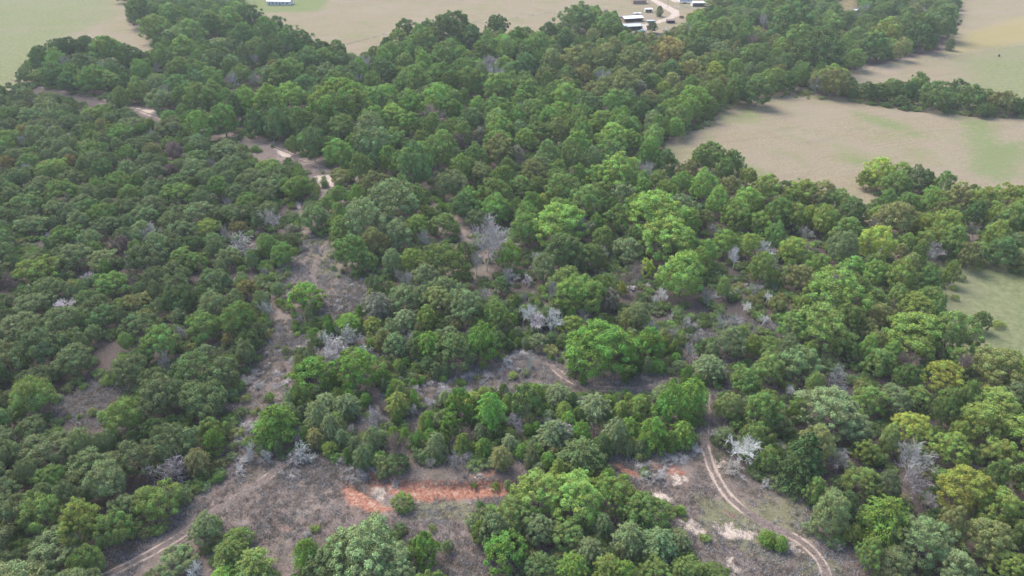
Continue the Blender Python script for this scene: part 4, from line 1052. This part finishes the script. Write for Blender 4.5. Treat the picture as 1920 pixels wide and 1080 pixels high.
def house(name, label, cat, px, py, rz, hx, hy, hw, rise, wall, roof, windows=(), door=None, open_front=False, group=None):
    t = thing(name, label, cat, px, py, rz, group)
    if open_front:
        m = MB(); m.box(-hx, hx, hy - .15, hy, 0, hw); m.box(-hx, -hx + .15, -hy + 1, hy - .15, 0, hw); m.box(hx - .15, hx, -hy + 1, hy - .15, 0, hw); m.obj('wall', wall, t)
        nb = max(2, int(hx / 2))
        for i in range(nb + 1):
            p = MB(); x = -hx + .1 + (2 * hx - .2) * i / nb; p.box(x - .1, x + .1, -hy, -hy + .2, 0, hw); p.obj('post', WOODP, t)
    else:
        m = MB(); m.box(-hx, hx, -hy, hy, 0, hw)
        n = len(m.v); m.v += [(-hx, -hy, hw), (-hx, hy, hw), (-hx, 0, hw + rise - .02), (hx, -hy, hw), (hx, hy, hw), (hx, 0, hw + rise - .02)]
        m.f += [[n, n+2, n+1], [n+3, n+4, n+5]]
        m.obj('wall', wall, t)
    r = MB(); gable(r, hx, hy, hw, rise); ro = r.obj('roof', roof, t)
    c = MB(); c.box(-hx - .4, hx + .4, -.12, .12, hw + rise + .10, hw + rise + .2); c.obj('ridge_cap', roof, ro)
    for x in windows:
        w = MB(); w.box(x - .6, x + .6, -hy - .06, -hy - .003, 1.0, 2.2); wo = w.obj('window', WALLW, t)
        gl = MB(); gl.box(x - .5, x + .5, -hy - .08, -hy - .062, 1.1, 2.1); gl.obj('pane', GLASS, wo)
    if door is not None:
        d = MB(); d.box(door - .5, door + .5, -hy - .06, -hy - .003, 0, 2.1); do = d.obj('door', WOODP, t)
        k = MB(); k.box(door + .35, door + .42, -hy - .12, -hy - .062, .95, 1.05); k.obj('handle', STEEL, do)
    return t
house('open_shed', 'white-roofed open shed with dark interior, upper of the two beside the light green dome', 'shed', 1184, 38, .28, 7.4, 4.6, 2.6, .9, WALLB, WHITE, open_front=True)
house('open_shed', 'grey-white roofed shed nearest the wood, lower of the two', 'shed', 1184, 54, .22, 6.6, 4.4, 2.8, .8, WALLB, GREYR, open_front=True)
house('low_shed', 'low pale roof on the yard right of the sheds', 'shed', 1219, 40, .1, 2.6, 1.6, 1.0, .2, WALLW, GREYR, open_front=True)
house('small_shed', 'tiny white-roofed shelter with posts beside the curved drive', 'shed', 1215, 22, .1, 2.6, 2.0, 2.4, .4, WALLW, WHITE, open_front=True)
house('brick_house', 'brown-roofed brick house above the farmyard at the top edge', 'house', 1197, 6, .1, 5.5, 4.0, 2.8, 1.8, WALLB, BROWN, windows=(-3.5, -1.2, 3.4), door=1.2)
house('farmhouse', 'long white farmhouse at the top edge of the north field', 'house', 526, 8, -.05, 9.5, 4.0, 3.2, 1.4, WALLW, WHITE, windows=(-7.5, -5, -2, 3.5, 7), door=.8)
house('carport', 'open white carport at the right end of the yard\'s top edge', 'carport', 1308, 11, .1, 5, 3, 2.8, .6, WALLW, WHITE, open_front=True)
house('dark_shed', 'low black shed at the bend of the pale drive', 'shed', 1257, 42, .05, 2.9, 1.8, 2.0, .3, DARK, BROWN, open_front=True)
house('cabin', 'pale roof half hidden by trees in the north-east wood', 'house', 1592, 66, .3, 4.2, 3.4, 3.2, 1.5, WALLW, GREYR, windows=(-2, 2), door=0)
house('small_shed', 'tiny white roof peeking out above the north-east wood', 'shed', 1618, 44, .2, 2.2, 1.8, 4.2, .5, WALLW, WHITE, open_front=True)
house('small_shed', 'white hut at the bottom of the yellow gap in the north-east wood', 'shed', 1606, 27, -.2, 2.2, 1.6, 3.2, .5, WALLW, WHITE, door=0)

t = thing('pickup_truck', 'light blue pickup parked in front of the lower shed', 'truck', 1203, 60, .35)
b = MB(); b.box(-2.6, 2.6, -.95, .95, .5, 1.05); b.box(1.5, 2.6, -.9, .9, 1.05, 1.2); b.box(-2.6, -2.5, -.95, .95, 1.05, 1.4); b.box(-2.5, -.5, -.95, -.85, 1.05, 1.4); b.box(-2.5, -.5, .85, .95, 1.05, 1.4); b.obj('body', BLUE, t)
cb = MB(); n0 = len(cb.v); cb.v += [(-.5,-.88,1.05),(1.5,-.88,1.05),(1.5,.88,1.05),(-.5,.88,1.05),(-.35,-.75,1.8),(.8,-.75,1.8),(.8,.75,1.8),(-.35,.75,1.8)]
cb.f += [[3,2,1,0],[4,5,6,7],[0,1,5,4],[1,2,6,5],[2,3,7,6],[3,0,4,7]]; co_ = cb.obj('cab', BLUE, t)
ws = MB(); ws.quad((1.44,-.8,1.13),(1.44,.8,1.13),(.87,.7,1.76),(.87,-.7,1.76)); ws.v = [(x+.02,y,z+.02) for x,y,z in ws.v]; ws.obj('windscreen', GLASS, co_)
for x in (-1.6, 1.7):
    for y in (-.95, .95):
        w = MB(); w.tube((x, y - .12, .38), (x, y + .12, .38), .38, .38, 12); w.obj('wheel', RUB, t)
t = thing('flatbed_trailer', 'pale flat trailer parked behind the upper shed', 'trailer', 1195, 26, .15)
b = MB(); b.box(-3.2, 3.2, -1.1, 1.1, .7, .85); b.obj('deck', WHITE, t)
b = MB(); b.tube((3.2, 0, .7), (4.6, 0, .5), .07, .07, 6); b.obj('drawbar', STEEL, t)
for x in (-.6, .5):
    for y in (-1.0, 1.0):
        w = MB(); w.tube((x, y - .1, .35), (x, y + .1, .35), .35, .35, 12); w.obj('wheel', RUB, t)
t = thing('tractor', 'small red tractor beside the drive bend', 'tractor', 1278, 33, .8)
b = MB(); b.box(-.3, 1.9, -.4, .4, .8, 1.5); b.obj('bonnet', RED, t)
b = MB(); b.box(-1.3, -.3, -.5, .5, .7, 1.1); b.obj('seat', RUB, t)
b = MB(); b.box(-1.5, .2, -.8, .8, 2.35, 2.45); [b.tube((x, y, 1.0), (x, y, 2.35), .04, .04, 5) for x in (-1.3, 0) for y in (-.6, .6)]; b.obj('canopy', RED, t)
b = MB(); b.tube((1.3, 0, 1.5), (1.3, 0, 2.2), .05, .05, 6); b.obj('exhaust', STEEL, t)
for x, r_ in ((-.8, .75), (1.5, .45)):
    for y in (-.85, .85):
        w = MB(); w.tube((x, y - .18, r_), (x, y + .18, r_), r_, r_, 14); wo = w.obj('tyre', RUB, t)
        w = MB(); w.tube((x, y - .2, r_), (x, y + .2, r_), r_ * .5, r_ * .5, 10); w.obj('rim', RED, wo)
t = thing('long_trailer', 'long white stock trailer at the top edge of the yard', 'trailer', 1285, 6, .12)
b = MB(); b.box(-5.5, 5.5, -1.2, 1.2, .9, 3.1); b.obj('body', WHITE, t)
for i in range(7):
    b = MB(); b.box(-4.9 + i * 1.5, -4.0 + i * 1.5, -1.23, -1.203, 2.1, 2.6); b.obj('vent', DARK, t)
b = MB(); b.tube((5.5, 0, .9), (7, 0, .6), .1, .1, 6); b.obj('drawbar', STEEL, t)
for x in (-1, .2):
    for y in (-1.1, 1.1):
        w = MB(); w.tube((x, y - .12, .45), (x, y + .12, .45), .45, .45, 12); w.obj('wheel', RUB, t)

for px, py, h, lab in ((1202, 61, 9.5, 'wooden utility pole in front of the farm sheds'), (1252, 14, 10, 'wooden utility pole above the curved drive'), (479, 14, 5.0, 'pale post standing alone left of the farmhouse'), (1217, 6, 7, 'wooden utility pole right of the brick house')):
    t = thing('utility_pole', lab, 'pole', px, py, .3)
    m = MB(); m.tube((0, 0, -.3), (0, 0, h), .16, .11, 8); m.obj('pole', WOODP, t)
    m = MB(); m.box(-1.1, 1.1, -.06, .06, h - .8, h - .65); a = m.obj('crossarm', WOODP, t)
    for x in (-.9, 0, .9):
        m = MB(); m.tube((x, 0, h - .65), (x, 0, h - .45), .05, .03, 6); m.obj('insulator', WHITE, a)
# gate and pen posts on the yard
for lab, pts in (('dark pen fence of posts and rails below the black shed', [(1243, 58), (1247, 54), (1252, 58), (1256, 52)]), ('steel pen fence of posts and rails in the upper yard', [(1262, 14), (1275, 16), (1290, 16), (1306, 18)])):
    t = thing('pen_fence', lab, 'fence', *pts[0]); o0 = np.array(t.location)
    q = [np.array([*ground_at(*p)]) - o0[:2] for p in pts]
    for a, b_ in zip(q[:-1], q[1:]):
        n = max(1, int(np.linalg.norm(b_ - a) / 2.4))
        for i in range(n):
            p = a + (b_ - a) * i / n; m = MB(); m.tube((*p, -.2), (*p, 1.6), .08, .07, 6); m.obj('post', WOODP, t)
        for z in (.5, 1.0, 1.45):
            m = MB(); m.tube((*a, z), (*b_, z), .045, .045, 5); m.obj('rail', STEEL, t)

# the cow
t = thing('cow', 'black cow grazing alone on the far green field', 'cow', 1872, 107, 1.2)
vs = [(0,0,1.05),(-.55,0,1.1),(.55,0,1.08),(.85,0,1.15),(1.1,0,.85),(1.3,0,.55),(1.45,0,.35),(-.6,.22,.9),(-.62,.24,.5),(-.58,.24,0),(-.6,-.22,.9),(-.62,-.24,.5),(-.58,-.24,0),(.55,.2,.8),(.56,.2,.42),(.55,.2,0),(.55,-.2,.8),(.56,-.2,.42),(.55,-.2,0),(-.85,0,1.1),(-.9,0,.5),(1.28,.2,.62),(1.28,-.2,.62)]
es = [(0,1),(0,2),(2,3),(3,4),(4,5),(5,6),(1,7),(7,8),(8,9),(1,10),(10,11),(11,12),(2,13),(13,14),(14,15),(2,16),(16,17),(17,18),(1,19),(19,20),(5,21),(5,22)]
rs = [.42,.38,.38,.27,.19,.15,.10,.17,.09,.07,.17,.09,.07,.14,.08,.07,.14,.08,.07,.1,.03,.04,.04]
me = bpy.data.meshes.new('body'); me.from_pydata(vs, es, []); me.materials.append(HAIR); me.update()
co_ = link(bpy.data.objects.new('body', me), t)
co_.modifiers.new('skin', 'SKIN')
for i, v in enumerate(me.skin_vertices[0].data): v.radius = (rs[i], rs[i])
me.skin_vertices[0].data[0].use_root = True
sb_ = co_.modifiers.new('sub', 'SUBSURF'); sb_.levels = 1; sb_.render_levels = 1

# field boundary fence in the north field
for lab, line in (('thin wire fence on wooden posts crossing the north field', [(640, 88), (720, 66), (800, 54), (960, 36), (1040, 24), (1140, 14)]), ('thin wire fence on wooden posts between the far eastern fields', [(1590, 138), (1650, 128), (1760, 113), (1840, 97), (1920, 87), (2020, 78)])):
    t = thing('wire_fence', lab, 'fence', *line[0]); o0 = np.array(t.location)
    q = [np.array([*ground_at(*p)]) for p in line]; k = 0
    pm = None
    for a, b_ in zip(q[:-1], q[1:]):
        n = max(1, int(np.linalg.norm(b_ - a) / 5))
        for i in range(n):
            p = a + (b_ - a) * i / n; z = float(gz(p[0], p[1])) - o0[2]
            if pm is None:
                m = MB(); m.tube((0, 0, -.3), (0, 0, 1.25), .06, .05, 5); pm = m.mesh('post', WOODP)
            po = link(bpy.data.objects.new('post', pm), t); po.location = (p[0] - o0[0], p[1] - o0[1], z)
    for zz in (.5, .85, 1.15):
        m = MB()
        for a, b_ in zip(q[:-1], q[1:]):
            m.tube((a[0]-o0[0], a[1]-o0[1], float(gz(*a)) - o0[2] + zz), (b_[0]-o0[0], b_[1]-o0[1], float(gz(*b_)) - o0[2] + zz), .012, .012, 3)
        m.obj('wire', STEEL, t)

lap('------------------ air')
# ------------------------------------------------------------------ air
hm = bpy.data.materials.new('haze_air'); hm.use_nodes = True; hn = hm.node_tree; hn.nodes.clear()
ho = hn.nodes.new('ShaderNodeOutputMaterial'); pv = hn.nodes.new('ShaderNodeVolumePrincipled')
pv.inputs['Color'].default_value = (.93, .95, 1.0, 1); pv.inputs['Density'].default_value = HAZE = .00011
pv.inputs['Anisotropy'].default_value = 0.0
hn.links.new(pv.outputs[0], ho.inputs['Volume'])
m = MB(); m.box(-3300, 3300, -3300, 4800, -14, 118)
hz = link(bpy.data.objects.new('haze', m.mesh('haze', hm))); hz['kind'] = 'stuff'
print('objects', len(bpy.data.objects), 'tris', sum(len(me.polygons) * 2 for me in bpy.data.meshes))
